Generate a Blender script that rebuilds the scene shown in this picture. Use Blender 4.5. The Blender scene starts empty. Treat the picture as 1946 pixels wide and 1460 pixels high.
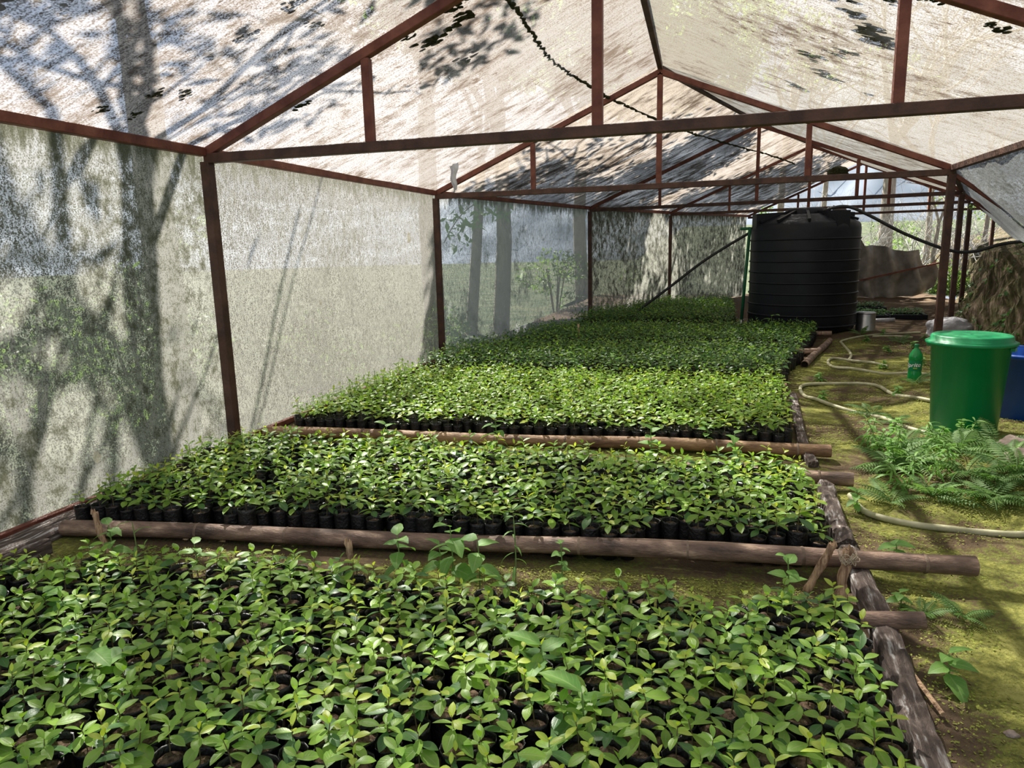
import bpy, math, random
import numpy as np
from mathutils import Vector, Matrix, noise as mnoise
random.seed(7); rng = np.random.default_rng(7)
SC = bpy.context.scene; COL = SC.collection
pi = math.pi

# ------------------------------------------------------------------ camera
yaw, pitch, roll, FPX = -0.2888, 0.1893, -0.0243, 1339.75
cy, sy, cp, sp = math.cos(yaw), math.sin(yaw), math.cos(pitch), math.sin(pitch)
fwd = Vector((sy*cp, cy*cp, -sp)); rt = Vector((cy, -sy, 0)); up = rt.cross(fwd)
r2 = rt*math.cos(roll)+up*math.sin(roll); u2 = -rt*math.sin(roll)+up*math.cos(roll)
cd = bpy.data.cameras.new('camera'); cam = bpy.data.objects.new('camera', cd); COL.objects.link(cam)
cam.matrix_world = Matrix(((r2.x, u2.x, -fwd.x, 0), (r2.y, u2.y, -fwd.y, 0), (r2.z, u2.z, -fwd.z, 1.2), (0, 0, 0, 1)))
cd.sensor_fit = 'HORIZONTAL'; cd.sensor_width = 36; cd.lens = FPX/1946*36; cd.clip_start = .02; cd.clip_end = 500
SC.camera = cam
EYE = Vector((0, 0, 1.2))
def proj(p):
    d = Vector(p)-EYE; z = d.dot(fwd)
    return (973+FPX*d.dot(r2)/z, 730-FPX*d.dot(u2)/z, z)

# ------------------------------------------------------------------ world, sun, exposure
w = bpy.data.worlds.new('world'); SC.world = w; w.use_nodes = True
nt = w.node_tree; nt.nodes.clear()
N = nt.nodes.new; L = nt.links.new
tc = N('ShaderNodeTexCoord'); sx = N('ShaderNodeSeparateXYZ'); L(tc.outputs['Generated'], sx.inputs[0])
cr = N('ShaderNodeValToRGB'); L(sx.outputs['Z'], cr.inputs[0])
e = cr.color_ramp.elements; e[0].position = 0.0; e[0].color = (.62, .72, .88, 1); e[1].position = .7; e[1].color = (.36, .52, .85, 1)
nz = N('ShaderNodeTexNoise'); nz.inputs['Scale'].default_value = 3; nz.inputs['Detail'].default_value = 5; L(tc.outputs['Generated'], nz.inputs['Vector'])
mr = N('ShaderNodeMapRange'); mr.inputs['From Min'].default_value = .42; mr.inputs['From Max'].default_value = .62; L(nz.outputs['Fac'], mr.inputs['Value'])
mx = N('ShaderNodeMix'); mx.data_type = 'RGBA'; L(mr.outputs[0], mx.inputs['Factor']); L(cr.outputs[0], mx.inputs['A']); mx.inputs['B'].default_value = (.88, .9, .95, 1)
bg = N('ShaderNodeBackground'); bg.inputs['Strength'].default_value = .95; L(mx.outputs['Result'], bg.inputs[0])
wo = N('ShaderNodeOutputWorld'); L(bg.outputs[0], wo.inputs[0])
SUNV = Vector((-.50, .62, 1.0)).normalized()
sd = bpy.data.lights.new('sun', 'SUN'); sd.energy = 23; sd.angle = .009; sd.color = (1, .95, .87)
so = bpy.data.objects.new('sun', sd); COL.objects.link(so); so.location = (-5, 6, 12)
so.rotation_euler = SUNV.to_track_quat('Z', 'Y').to_euler()
SC.view_settings.view_transform = 'Standard'; SC.view_settings.look = 'None'
SC.view_settings.gamma = 1; SC.view_settings.use_curve_mapping = False
SC.view_settings.exposure = 0.1
SC.cycles.max_bounces = 10; SC.cycles.transparent_max_bounces = 24; SC.cycles.diffuse_bounces = 4
SC.cycles.sample_clamp_indirect = 4; SC.cycles.caustics_reflective = False; SC.cycles.caustics_refractive = False

# ------------------------------------------------------------------ materials
def newmat(name):
    m = bpy.data.materials.new(name); m.use_nodes = True; m.node_tree.nodes.clear(); return m
def nodes(m): return m.node_tree.nodes.new, m.node_tree.links.new
def ramp(Nn, Ll, src, stops):
    r = Nn('ShaderNodeValToRGB'); Ll(src, r.inputs[0]); el = r.color_ramp.elements
    while len(el) < len(stops): el.new(.5)
    for q, (p, c) in zip(el, stops): q.position = p; q.color = (*c, 1) if len(c) == 3 else c
    return r.outputs[0]
def noise(Nn, Ll, scale, detail=4, vec=None, rough=.55, pos=None, sc3=None):
    t = Nn('ShaderNodeTexNoise'); t.inputs['Scale'].default_value = scale; t.inputs['Detail'].default_value = detail; t.inputs['Roughness'].default_value = rough
    if sc3:
        mp = Nn('ShaderNodeMapping'); mp.inputs['Scale'].default_value = sc3; Ll(pos, mp.inputs['Vector']); Ll(mp.outputs[0], t.inputs['Vector'])
    elif pos is not None: Ll(pos, t.inputs['Vector'])
    return t.outputs['Fac']
def math_(Nn, Ll, op, a, b=None, clamp=False):
    t = Nn('ShaderNodeMath'); t.operation = op; t.use_clamp = clamp
    for i, v in enumerate((a, b)):
        if v is None: continue
        if isinstance(v, (int, float)): t.inputs[i].default_value = v
        else: Ll(v, t.inputs[i])
    return t.outputs[0]
def maprange(Nn, Ll, v, a, b, c=0, d=1):
    t = Nn('ShaderNodeMapRange'); Ll(v, t.inputs['Value'])
    for k, q in zip(('From Min', 'From Max', 'To Min', 'To Max'), (a, b, c, d)): t.inputs[k].default_value = q
    return t.outputs[0]
def simple(name, c1, c2=None, scale=8, rough=.7, bump=.0, bscale=60, metal=0, detail=4, sc3=None, stops=None, spec=.5):
    m = newmat(name); Nn, Ll = nodes(m)
    p = Nn('ShaderNodeBsdfPrincipled'); o = Nn('ShaderNodeOutputMaterial'); Ll(p.outputs[0], o.inputs[0])
    p.inputs['Roughness'].default_value = rough; p.inputs['Metallic'].default_value = metal; p.inputs['Specular IOR Level'].default_value = spec
    g = Nn('ShaderNodeTexCoord').outputs['Object']
    if c2 is None and stops is None: p.inputs['Base Color'].default_value = (*c1, 1)
    else:
        f = noise(Nn, Ll, scale, detail, pos=g, sc3=sc3)
        Ll(ramp(Nn, Ll, f, stops or [(.35, c1), (.65, c2)]), p.inputs['Base Color'])
    if bump:
        b = Nn('ShaderNodeBump'); b.inputs['Strength'].default_value = bump; b.inputs['Distance'].default_value = .01
        Ll(noise(Nn, Ll, bscale, 5, pos=g, sc3=sc3), b.inputs['Height']); Ll(b.outputs[0], p.inputs['Normal'])
    return m
M = {}
M['steel'] = simple('rust_red_steel', (.11, .032, .022), (.2, .07, .045), 9, .6, .35, 70, spec=.3)
M['steel2'] = simple('brown_steel', (.05, .025, .02), (.1, .05, .035), 9, .6, .35, 70, spec=.3)
M['bag'] = simple('black_polythene', (.006, .006, .007), (.02, .019, .019), 30, .32, .6, 90, spec=.5)
M['soil'] = simple('potting_soil', (.07, .045, .032), (.22, .15, .105), 120, .95, 1.0, 160, spec=.1)
M['stem'] = simple('brown_stem', (.10, .06, .03), (.16, .13, .05), 30, .7)
M['gstem'] = simple('green_stem', (.12, .2, .05), (.2, .3, .08), 30, .6)
def leafmat(name, dark, light, transl=.35, rough=.38, rib=(.30, .40, .12)):
    m = newmat(name); Nn, Ll = nodes(m); o = Nn('ShaderNodeOutputMaterial')
    gp = Nn('ShaderNodeNewGeometry').outputs['Position']
    c = ramp(Nn, Ll, noise(Nn, Ll, 14, 2, pos=gp), [(.3, dark), (.7, light)])
    uv = Nn('ShaderNodeTexCoord').outputs['UV']; s = Nn('ShaderNodeSeparateXYZ'); Ll(uv, s.inputs[0])
    v = math_(Nn, Ll, 'ABSOLUTE', math_(Nn, Ll, 'SUBTRACT', s.outputs[1], .5))
    ribm = maprange(Nn, Ll, v, .015, .06, .7, 0)
    side = math_(Nn, Ll, 'SINE', math_(Nn, Ll, 'MULTIPLY', math_(Nn, Ll, 'SUBTRACT', s.outputs[0], math_(Nn, Ll, 'MULTIPLY', v, .5)), 48))
    vein = maprange(Nn, Ll, side, .75, 1, 0, .25)
    mk = math_(Nn, Ll, 'MAXIMUM', ribm, vein)
    mx = Nn('ShaderNodeMix'); mx.data_type = 'RGBA'; Ll(mk, mx.inputs['Factor']); Ll(c, mx.inputs['A']); mx.inputs['B'].default_value = (*rib, 1)
    c = mx.outputs['Result']
    p = Nn('ShaderNodeBsdfPrincipled'); Ll(c, p.inputs['Base Color']); p.inputs['Roughness'].default_value = rough; p.inputs['Specular IOR Level'].default_value = .45
    b = Nn('ShaderNodeBump'); b.inputs['Strength'].default_value = .25; b.inputs['Distance'].default_value = .002; b.invert = True
    Ll(mk, b.inputs['Height']); Ll(b.outputs[0], p.inputs['Normal'])
    t = Nn('ShaderNodeBsdfTranslucent'); hs = Nn('ShaderNodeHueSaturation'); hs.inputs['Value'].default_value = 1.7; hs.inputs['Saturation'].default_value = 1.1; Ll(c, hs.inputs['Color']); Ll(hs.outputs[0], t.inputs[0])
    ms = Nn('ShaderNodeMixShader'); ms.inputs[0].default_value = transl; Ll(p.outputs[0], ms.inputs[1]); Ll(t.outputs[0], ms.inputs[2]); Ll(ms.outputs[0], o.inputs[0])
    return m
M['leaf'] = leafmat('mid_green_leaf', (.15, .30, .035), (.29, .47, .065))
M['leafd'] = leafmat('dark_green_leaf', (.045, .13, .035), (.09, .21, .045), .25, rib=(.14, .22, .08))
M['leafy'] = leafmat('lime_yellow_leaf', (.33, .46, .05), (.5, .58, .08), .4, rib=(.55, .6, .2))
M['weed'] = leafmat('fresh_weed_leaf', (.12, .28, .055), (.22, .40, .09), .4, .5, rib=(.3, .45, .15))
M['fern'] = leafmat('fern_leaf', (.07, .16, .04), (.14, .26, .06), .35, .6)
M['treeleaf'] = leafmat('tree_leaf', (.07, .13, .03), (.16, .24, .06), .45, .5)
M['bark'] = simple('pale_bark', (.22, .18, .14), (.42, .36, .29), 14, .9, .8, 40, sc3=(3, 3, .6))
M['greenplastic'] = simple('green_plastic', (.0, .23, .075), (.0, .27, .09), 3, .38, .05, 20)
M['blueplastic'] = simple('blue_plastic', (.005, .06, .33), (.008, .075, .38), 3, .38, .05, 20)
M['tank'] = simple('black_tank_plastic', (.005, .006, .010), (.011, .012, .017), 3, .45, .12, 14, spec=.3)
M['hose'] = simple('pale_hose', (.36, .35, .20), (.52, .50, .32), 12, .55, .2, 60)
M['blackhose'] = simple('black_pipe', (.012, .012, .014), (.03, .03, .03), 6, .5)
M['greenpipe'] = simple('green_pipe', (.01, .12, .05), (.015, .16, .06), 6, .5)
M['metal'] = simple('galvanised_metal', (.42, .42, .42), (.62, .62, .6), 6, .3, .1, 20, metal=.9)
M['sack'] = simple('white_sack', (.42, .42, .45), (.66, .65, .68), 9, .75, .5, 40)
M['bamboo'] = simple('weathered_bamboo', None, None, 7, .65, .5, 50, sc3=(1, 3.5, 3.5), stops=[(.32, (.07, .045, .032)), (.48, (.19, .12, .085)), (.6, (.30, .2, .14)), (.68, (.5, .35, .24))])
M['bamboo2'] = simple('tan_bamboo', None, None, 7, .6, .5, 50, sc3=(1, 3.5, 3.5), stops=[(.3, (.11, .055, .03)), (.5, (.28, .16, .08)), (.68, (.45, .29, .15))])
M['nodes'] = simple('bamboo_node', (.12, .08, .055), (.28, .2, .14), 20, .8, .5, 50)
M['pith'] = simple('bamboo_inside', (.02, .014, .01), (.05, .03, .02), 20, .9)
M['wood'] = simple('weathered_board', None, None, 6, .9, 1.0, 60, sc3=(11, 1.0, 11), stops=[(.3, (.05, .035, .03)), (.52, (.15, .11, .09)), (.58, (.28, .23, .2)), (.66, (.62, .6, .58))])
M['stake'] = simple('split_stake', None, None, 20, .8, .8, 60, sc3=(4, 4, .5), stops=[(.35, (.2, .11, .06)), (.6, (.62, .42, .25))])
M['fibre'] = simple('pale_fibre', (.35, .28, .19), (.6, .5, .36), 50, .9)
M['stone'] = simple('brown_stone', (.2, .15, .12), (.36, .29, .24), 8, .9, .6, 30)
M['straw'] = simple('dry_grass', (.3, .22, .12), (.42, .33, .18), 40, .8)
# moss floor
m = newmat('mossy_earth'); Nn, Ll = nodes(m); p = Nn('ShaderNodeBsdfPrincipled'); o = Nn('ShaderNodeOutputMaterial'); Ll(p.outputs[0], o.inputs[0])
g = Nn('ShaderNodeNewGeometry').outputs['Position']
n1 = noise(Nn, Ll, 1.6, 6, pos=g, rough=.65)
sx_ = Nn('ShaderNodeSeparateXYZ'); Ll(g, sx_.inputs[0])
edge = math_(Nn, Ll, 'MULTIPLY', maprange(Nn, Ll, sx_.outputs[0], .52, .72, .16, 0), maprange(Nn, Ll, sx_.outputs[1], 2.0, 2.5, 1, .25))
n1 = math_(Nn, Ll, 'SUBTRACT', n1, edge)
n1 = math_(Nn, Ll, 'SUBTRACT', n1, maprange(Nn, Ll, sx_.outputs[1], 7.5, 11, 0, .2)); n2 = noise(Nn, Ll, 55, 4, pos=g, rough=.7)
f = math_(Nn, Ll, 'ADD', math_(Nn, Ll, 'SUBTRACT', math_(Nn, Ll, 'MULTIPLY', n1, 1.6), .28), math_(Nn, Ll, 'MULTIPLY', math_(Nn, Ll, 'SUBTRACT', n2, .5), .7))
Ll(ramp(Nn, Ll, f, [(.33, (.10, .07, .045)), (.44, (.13, .10, .05)), (.53, (.14, .15, .04)), (.64, (.22, .22, .055)), (.78, (.34, .33, .10))]), p.inputs['Base Color'])
p.inputs['Roughness'].default_value = .95; p.inputs['Specular IOR Level'].default_value = .1
b = Nn('ShaderNodeBump'); b.inputs['Strength'].default_value = 1; b.inputs['Distance'].default_value = .012; Ll(n2, b.inputs['Height']); Ll(b.outputs[0], p.inputs['Normal'])
M['moss'] = m
M['mossblade'] = simple('moss_tuft', (.17, .21, .035), (.32, .34, .07), 5, .9, spec=.1)
M['earth'] = simple('bank_earth', None, None, 9, .95, 1.0, 25, detail=8, sc3=(1.1, .8, .8), stops=[(.3, (.03, .03, .015)), (.45, (.065, .06, .025)), (.55, (.11, .085, .055)), (.7, (.18, .14, .10))], spec=.1)
M['dirt'] = simple('bare_soil', (.09, .06, .04), (.2, .14, .1), 14, .95, 1, 60, detail=8, spec=.1)
M['outground'] = simple('outside_grass', (.04, .06, .03), (.10, .11, .065), 1.5, .95, 1, 20, detail=8, spec=.1)
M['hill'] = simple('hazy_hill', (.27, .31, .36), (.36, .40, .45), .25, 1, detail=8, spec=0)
M['netmoss'] = simple('net_moss', (.02, .022, .012), (.06, .06, .03), 60, 1, 1, 120, spec=.05)
M['patch'] = None
M['droopcloth'] = simple('brown_shade_cloth', (.2, .185, .165), (.34, .31, .28), 5, .9, .3, 60)

def netmat(name, sc_streak, sc_blotch, op0, light, mid, dark, bl=(.52, .66), blotch_amt=1.0, transl=.6, spk=120, topstain=False, fleck=0):
    m = newmat(name); Nn, Ll = nodes(m); o = Nn('ShaderNodeOutputMaterial')
    g = Nn('ShaderNodeNewGeometry').outputs['Position']
    st = noise(Nn, Ll, 1, 3, pos=g, sc3=sc_streak)
    wv = noise(Nn, Ll, spk, 1, pos=g)
    big = noise(Nn, Ll, .9, 4, pos=g)
    bn = noise(Nn, Ll, 1, 7, pos=g, sc3=sc_blotch, rough=.68)
    bn = math_(Nn, Ll, 'ADD', bn, math_(Nn, Ll, 'MULTIPLY', math_(Nn, Ll, 'SUBTRACT', big, .5), .5))
    blot = maprange(Nn, Ll, bn, bl[0], bl[1])
    if topstain:
        s = Nn('ShaderNodeSeparateXYZ'); Ll(g, s.inputs[0])
        tp = math_(Nn, Ll, 'ADD', maprange(Nn, Ll, s.outputs[2], 1.5, 1.78, -.25, .3), math_(Nn, Ll, 'SUBTRACT', noise(Nn, Ll, 1, 5, pos=g, sc3=(14, 14, 4)), .5))
        blot = math_(Nn, Ll, 'MAXIMUM', blot, maprange(Nn, Ll, tp, .08, .3))
    if fleck:
        fk = noise(Nn, Ll, 1, 5, pos=g, sc3=(16, 26, 16), rough=.7)
        fk = math_(Nn, Ll, 'ADD', fk, math_(Nn, Ll, 'MULTIPLY', math_(Nn, Ll, 'SUBTRACT', big, .5), .35))
        blot = math_(Nn, Ll, 'MAXIMUM', blot, maprange(Nn, Ll, fk, fleck-.04, fleck+.03))
    speck = maprange(Nn, Ll, math_(Nn, Ll, 'ADD', math_(Nn, Ll, 'MULTIPLY', wv, .62), math_(Nn, Ll, 'MULTIPLY', st, .38)), .40, .60)
    c = ramp(Nn, Ll, speck, [(0, mid), (1, light)])
    mx = Nn('ShaderNodeMix'); mx.data_type = 'RGBA'; Ll(math_(Nn, Ll, 'MULTIPLY', blot, blotch_amt), mx.inputs['Factor']); Ll(c, mx.inputs['A']); mx.inputs['B'].default_value = (*dark, 1)
    c = mx.outputs['Result']
    d = Nn('ShaderNodeBsdfDiffuse'); t = Nn('ShaderNodeBsdfTranslucent'); Ll(c, d.inputs[0]); Ll(c, t.inputs[0])
    a = Nn('ShaderNodeMixShader'); a.inputs[0].default_value = transl; Ll(d.outputs[0], a.inputs[1]); Ll(t.outputs[0], a.inputs[2])
    op = math_(Nn, Ll, 'ADD', math_(Nn, Ll, 'MULTIPLY', math_(Nn, Ll, 'SUBTRACT', speck, .5), -.45), op0)
    op = math_(Nn, Ll, 'ADD', op, math_(Nn, Ll, 'MULTIPLY', blot, .45), True)
    tr = Nn('ShaderNodeBsdfTransparent'); f = Nn('ShaderNodeMixShader'); Ll(op, f.inputs[0]); Ll(tr.outputs[0], f.inputs[1]); Ll(a.outputs[0], f.inputs[2]); Ll(f.outputs[0], o.inputs[0])
    return m
M['roofL'] = netmat('roof_netting', (3, 60, 3), (5, 9, 5), .69, (.42, .40, .385), (.13, .11, .095), (.09, .07, .055), bl=(.445, .67), fleck=.62)
M['roofR'] = netmat('roof_netting_pale', (5, 60, 5), (6, 10, 6), .70, (.47, .44, .38), (.17, .145, .11), (.08, .06, .045), bl=(.5, .74), fleck=.65)
M['roofLf'] = netmat('dirt_and_tree_shade_roof_netting', (3, 60, 3), (4, 9, 4), .82, (.36, .32, .28), (.15, .125, .10), (.05, .038, .028), bl=(.42, .66))  # far bays: tree shade put into a darker, denser cloth, on top of dirt
M['roofRf'] = netmat('dirt_and_tree_shade_roof_netting_right', (5, 50, 5), (6, 10, 6), .86, (.28, .27, .24), (.12, .11, .09), (.05, .04, .03), bl=(.42, .7))  # right slope of the far bays, tree shade mixed into the colour likewise
M['wallclear'] = netmat('clear_wall_netting', (70, 70, 20), (5, 5, 4), .72, (.44, .46, .49), (.22, .23, .23), (.08, .08, .06), bl=(.5, .8), blotch_amt=.7, topstain=True, spk=150)
M['wallmid'] = netmat('second_wall_netting', (100, 100, 30), (16, 16, 7), .85, (.39, .375, .35), (.12, .115, .10), (.10, .10, .07), bl=(.46, .8), blotch_amt=.6, topstain=True, spk=150)
M['wallnet'] = netmat('wall_netting', (90, 90, 34), (12, 12, 11), .83, (.42, .41, .38), (.14, .14, .12), (.06, .062, .035), bl=(.45, .66), blotch_amt=.85, topstain=True, spk=150)
M['wallfar'] = netmat('dark_wall_netting', (60, 60, 25), (13, 13, 9), .86, (.42, .42, .38), (.10, .10, .08), (.03, .03, .02), bl=(.42, .64), blotch_amt=.85, topstain=True, spk=150)
M['sidenet'] = netmat('side_netting', (20, 20, 60), (4, 4, 6), .93, (.20, .21, .20), (.09, .09, .085), (.04, .04, .03), bl=(.5, .8))

M['patch'] = netmat('hole_light_cloth', (20, 20, 20), (5, 5, 5), .6, (.9, .87, .75), (.7, .66, .55), (.4, .38, .3), bl=(.6, .8))  # pale cloth colour standing in for daylight through net holes
# ------------------------------------------------------------------ mesh building
class MB:
    def __init__(s): s.v = []; s.f = []; s.m = []; s.uv = {}
    def add(s, vs, fs, mi=0):
        o = len(s.v); s.v += [tuple(q) for q in vs]; s.f += [tuple(i+o for i in f) for f in fs]; s.m += [mi]*len(fs)
    def bar(s, p, q, w, h=None, up=Vector((0, 0, 1)), mi=0):
        h = h or w; p = Vector(p); q = Vector(q); d = (q-p).normalized()
        if abs(d.dot(up)) > .95: up = Vector((0, 1, 0))
        a = d.cross(up).normalized(); b = a.cross(d).normalized()
        vs = []; c = .12
        for e in (p, q):
            for i, j in ((-1+c, -1), (1-c, -1), (1, -1+c), (1, 1-c), (1-c, 1), (-1+c, 1), (-1, 1-c), (-1, -1+c)): vs.append(e+a*i*w/2+b*j*h/2)
        fs = [(i, (i+1) % 8, 8+(i+1) % 8, 8+i) for i in range(8)]+[tuple(range(7, -1, -1)), tuple(range(8, 16))]
        s.add(vs, fs, mi)
    def tube(s, pts, rad, n=10, mi=0, cap=True, wob=0):
        pts = [Vector(p) for p in pts]; rad = rad if isinstance(rad, (list, tuple)) else [rad]*len(pts)
        vs = []; prev = None
        for i, p in enumerate(pts):
            d = (pts[min(i+1, len(pts)-1)]-pts[max(i-1, 0)]).normalized()
            if prev is None: prev = d.orthogonal().normalized()
            a = (prev-d*prev.dot(d)).normalized(); prev = a; b = d.cross(a)
            for k in range(n):
                t = 2*pi*k/n; r = rad[i]*(1+wob*random.uniform(-1, 1)); vs.append(p+a*math.cos(t)*r+b*math.sin(t)*r)
        fs = []
        for i in range(len(pts)-1):
            for k in range(n): fs.append((i*n+k, i*n+(k+1) % n, (i+1)*n+(k+1) % n, (i+1)*n+k))
        if cap: fs += [tuple(range(n-1, -1, -1)), tuple(range((len(pts)-1)*n, len(pts)*n))]
        s.add(vs, fs, mi)
    def lathe(s, prof, n=40, c=(0, 0, 0), mi=0):
        vs = [(c[0]+r*math.cos(2*pi*k/n), c[1]+r*math.sin(2*pi*k/n), c[2]+z) for r, z in prof for k in range(n)]
        s.add(vs, [(i*n+k, i*n+(k+1) % n, (i+1)*n+(k+1) % n, (i+1)*n+k) for i in range(len(prof)-1) for k in range(n)], mi)
    def grid(s, fn, nu, nv, mi=0):
        vs = [fn(i/nu, j/nv) for i in range(nu+1) for j in range(nv+1)]
        s.add(vs, [(i*(nv+1)+j, (i+1)*(nv+1)+j, (i+1)*(nv+1)+j+1, i*(nv+1)+j+1) for i in range(nu) for j in range(nv)], mi)
    def build(s, name, mats, parent=None, smooth=False, loc=None):
        me = bpy.data.meshes.new(name); me.from_pydata(s.v, [], s.f)
        for m_ in (mats if isinstance(mats, (list, tuple)) else [mats]): me.materials.append(M[m_] if isinstance(m_, str) else m_)
        me.polygons.foreach_set('material_index', s.m)
        if smooth: me.polygons.foreach_set('use_smooth', [True]*len(s.f))
        me.update()
        return link(name, me, parent, loc)
def link(name, me, parent=None, loc=None):
    o = bpy.data.objects.new(name, me); COL.objects.link(o)
    if parent: o.parent = parent
    if loc is not None: o.location = loc
    return o
def tag(o, label=None, cat=None, group=None, kind=None):
    for k, v in (('label', label), ('category', cat), ('group', group), ('kind', kind)):
        if v: o[k] = v
    return o
def thing(name, label, cat, loc=(0, 0, 0), rz=0, group=None):
    o = bpy.data.objects.new(name, None); COL.objects.link(o); o.location = loc; o.rotation_euler = (0, 0, rz); o.empty_display_size = .1
    return tag(o, label, cat, group)
def spline(pts, n=8):
    P = [Vector(p) for p in pts]; out = []
    for i in range(len(P)-1):
        a, b, c, d = P[max(i-1, 0)], P[i], P[i+1], P[min(i+2, len(P)-1)]
        for k in range(n):
            t = k/n; out.append(.5*((2*b)+(c-a)*t+(2*a-5*b+4*c-d)*t*t+(3*b-a-3*c+d)*t**3))
    return out+[P[-1]]
def fbm(x, y, z=0, o=4): return mnoise.fractal((x, y, z), 1.0, 2.0, o)

# ------------------------------------------------------------------ setting: ground, bank
def lerp_tab(t, tab):
    if t <= tab[0][0]: return tab[0][1]
    for (a, b), (c, d) in zip(tab, tab[1:]):
        if t <= c: return b+(d-b)*(t-a)/(c-a)
    return tab[-1][1]
WALLX = [(0, -2.957), (7.256, -2.957), (11.36, -2.02), (14.07, -.95), (17.3, .55)]
BANK = [(0, 2.3), (5.0, 2.42), (7.0, 2.55), (8.3, 2.65), (11.5, 3.35), (15, 4.45), (18, 5.4), (26, 7)]
XR = [(1.0, .42), (4.37, .43), (5.37, .48), (6.05, .53), (6.79, .62), (7.58, .82), (8.99, 1.08), (9.6, 1.2)]
def gz(x, y):
    z = .012*fbm(x*1.3, y*1.3, 3)
    e_ = lerp_tab(y, XR)
    if x > e_+.1: z += .02*fbm(x*4, y*4, 8)
    if x > 1.25 and y < 6.5: z += min((x-1.25)*.12, .05)
    z += .09*math.exp(-((x-1.3)/.3)**2-((y-3.95)/.42)**2)
    return z
g = MB(); g.grid(lambda u, v: (-2.99+7.4*u+max(0, (v*18-7))*.0, -0.6+18.6*v, gz(-2.99+7.4*u, -.6+18.6*v)), 90, 200)
tag(g.build('floor', 'moss', smooth=True), 'mossy green and brown earth path and bed floor under the netting', kind='structure')
gb = MB()
def bankf(u, v):
    y = 0+26*u; bx = lerp_tab(y, BANK); h = [0, .1, .35, .7, 1.0, 1.12, 1.25, 1.6, 2.4][int(round(v*8))]; xo = [-.35, 0, .1, .2, .3, .55, 1.0, 2.2, 5][int(round(v*8))]
    return (bx+xo+.0*h, y, h-.05*(v == 0))
def bankg(u, v):
    t = v*8; i = min(int(t), 7); fr = t-i
    H_ = [-.06, .1, .35, .7, 1.0, 1.1, 1.2, 1.5, 2.6]; X_ = [-.3, 0, .08, .18, .3, .55, 1.0, 2.2, 6]
    y = -1+30*u; bx = lerp_tab(y, BANK); x = bx+X_[i]+(X_[i+1]-X_[i])*fr; z = H_[i]+(H_[i+1]-H_[i])*fr
    n_ = fbm(y*1.5, z*1.8+x*.4, 1, 6)*.13*min(1, v*6)
    return (x-n_, y+n_*.3, z+n_*.3)
gb.grid(bankg, 300, 64); gbo = gb.build('wall_right', 'earth', smooth=True); tag(gbo, 'cut earth bank with moss on the right of the path', kind='structure')
# ground outside and hills
go = MB()
go.grid(lambda u, v: (-60+56.9*u+ (0 if u < 1 else 0), -2+90*v, -.25+.1*fbm(u*20, v*30)), 40, 60)
tag(go.build('outside_ground', 'outground', smooth=True), 'grassy ground outside the netting wall on the left', kind='structure')
go = MB()
go.grid(lambda u, v: (-4+40*u, 17.9+70*v, -.05+.06*fbm(u*20, v*30)+max(0, (v-.1))*4), 30, 40)
tag(go.build('back_ground', 'outground', smooth=True), 'grassy clearing beyond the open far end of the shade house', kind='structure')
gh = MB()
def hillf(u, v):
    a = -1.95+2.6*u; R_ = 75+18*v; z = -3+v*(16+7*fbm(a*3, 1, 0, 4)+5*math.sin(a*4+1))
    return (R_*math.sin(a), R_*math.cos(a), z+.8*fbm(a*30, v*9))
gh.grid(hillf, 160, 20); tag(gh.build('distant_hill', 'hill', smooth=True), 'hazy blue-green wooded hillside far behind', kind='structure')

# ------------------------------------------------------------------ steel frame
TR = [((-2.957, 3.69), (1.92, 3.69), -.53), ((-2.957, 7.256), (1.92, 7.256), -.61), ((-2.02, 11.36), (2.93, 10.57), None), ((-.95, 14.07), (3.82, 13.3), None), ((.55, 17.3), (5.2, 16.6), None)]
ZT, ZA = 1.77, 2.82
FR = []
pos_words = ['nearest', 'second nearest', 'middle', 'fourth and', 'farthest']
def tp(i, t, z):
    (lx, ly), (rx, ry), _ = TR[i]; return Vector((lx+(rx-lx)*t, ly+(ry-ly)*t, z))
APEXT = [.5, .481, .5, .5, .5]
tl = ['nearest rust-red steel roof truss crossing the top of the view', 'second rust-red truss from the camera, with its right post behind the green bin',
      'third thin rust-red truss, just in front of the black tank', 'fourth dark truss passing just above the back of the tank', 'farthest thin truss framing the open far gable']
for i, (Lp, Rp, ax) in enumerate(TR):
    ta = APEXT[i]; s_ = .052 if i < 2 else .047
    t_ = thing('roof_truss', tl[i], 'truss', tp(i, 0, ZT), 0)
    o_ = tp(i, 0, ZT)
    def prt(nm, p, q, wd=s_, mt='steel'):
        b_ = MB(); b_.bar(p-o_, q-o_, wd); return b_.build(nm, mt, t_)
    prt('bottom_chord', tp(i, 0, ZT), tp(i, 1, ZT), s_*1.05, 'steel2')
    prt('rafter', tp(i, .0, ZT+.03), tp(i, ta, ZA), s_); prt('rafter', tp(i, ta, ZA), tp(i, 1, ZT+.03), s_)
    prt('king_post', tp(i, ta-(.0 if i else .02), ZT+.02), tp(i, ta-(.0 if i else .02), ZA-.02), s_)
    prt('queen_post', tp(i, .222, ZT+.02), tp(i, .222, ZT+(ZA-ZT)*.222/ta-.01), s_*.9); prt('queen_post', tp(i, .757, ZT+.02), tp(i, .757, ZT+(ZA-ZT)*(1-.757)/(1-ta)-.01), s_*.9)
pl = ['rust-brown steel post of the left wall nearest the camera, full height', 'second rust-brown post along the left netting wall', 'third post of the left wall, at the bend of the netting', 'fourth dark post at the far left corner of the netting', None]
pr = ['steel post on the right outside the near truss end', 'brown steel post rising behind the green bin', 'dark steel post just behind the one at the green bin', 'third dark post along the right earth bank', 'farthest thin post at the right of the open gable']
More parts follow.
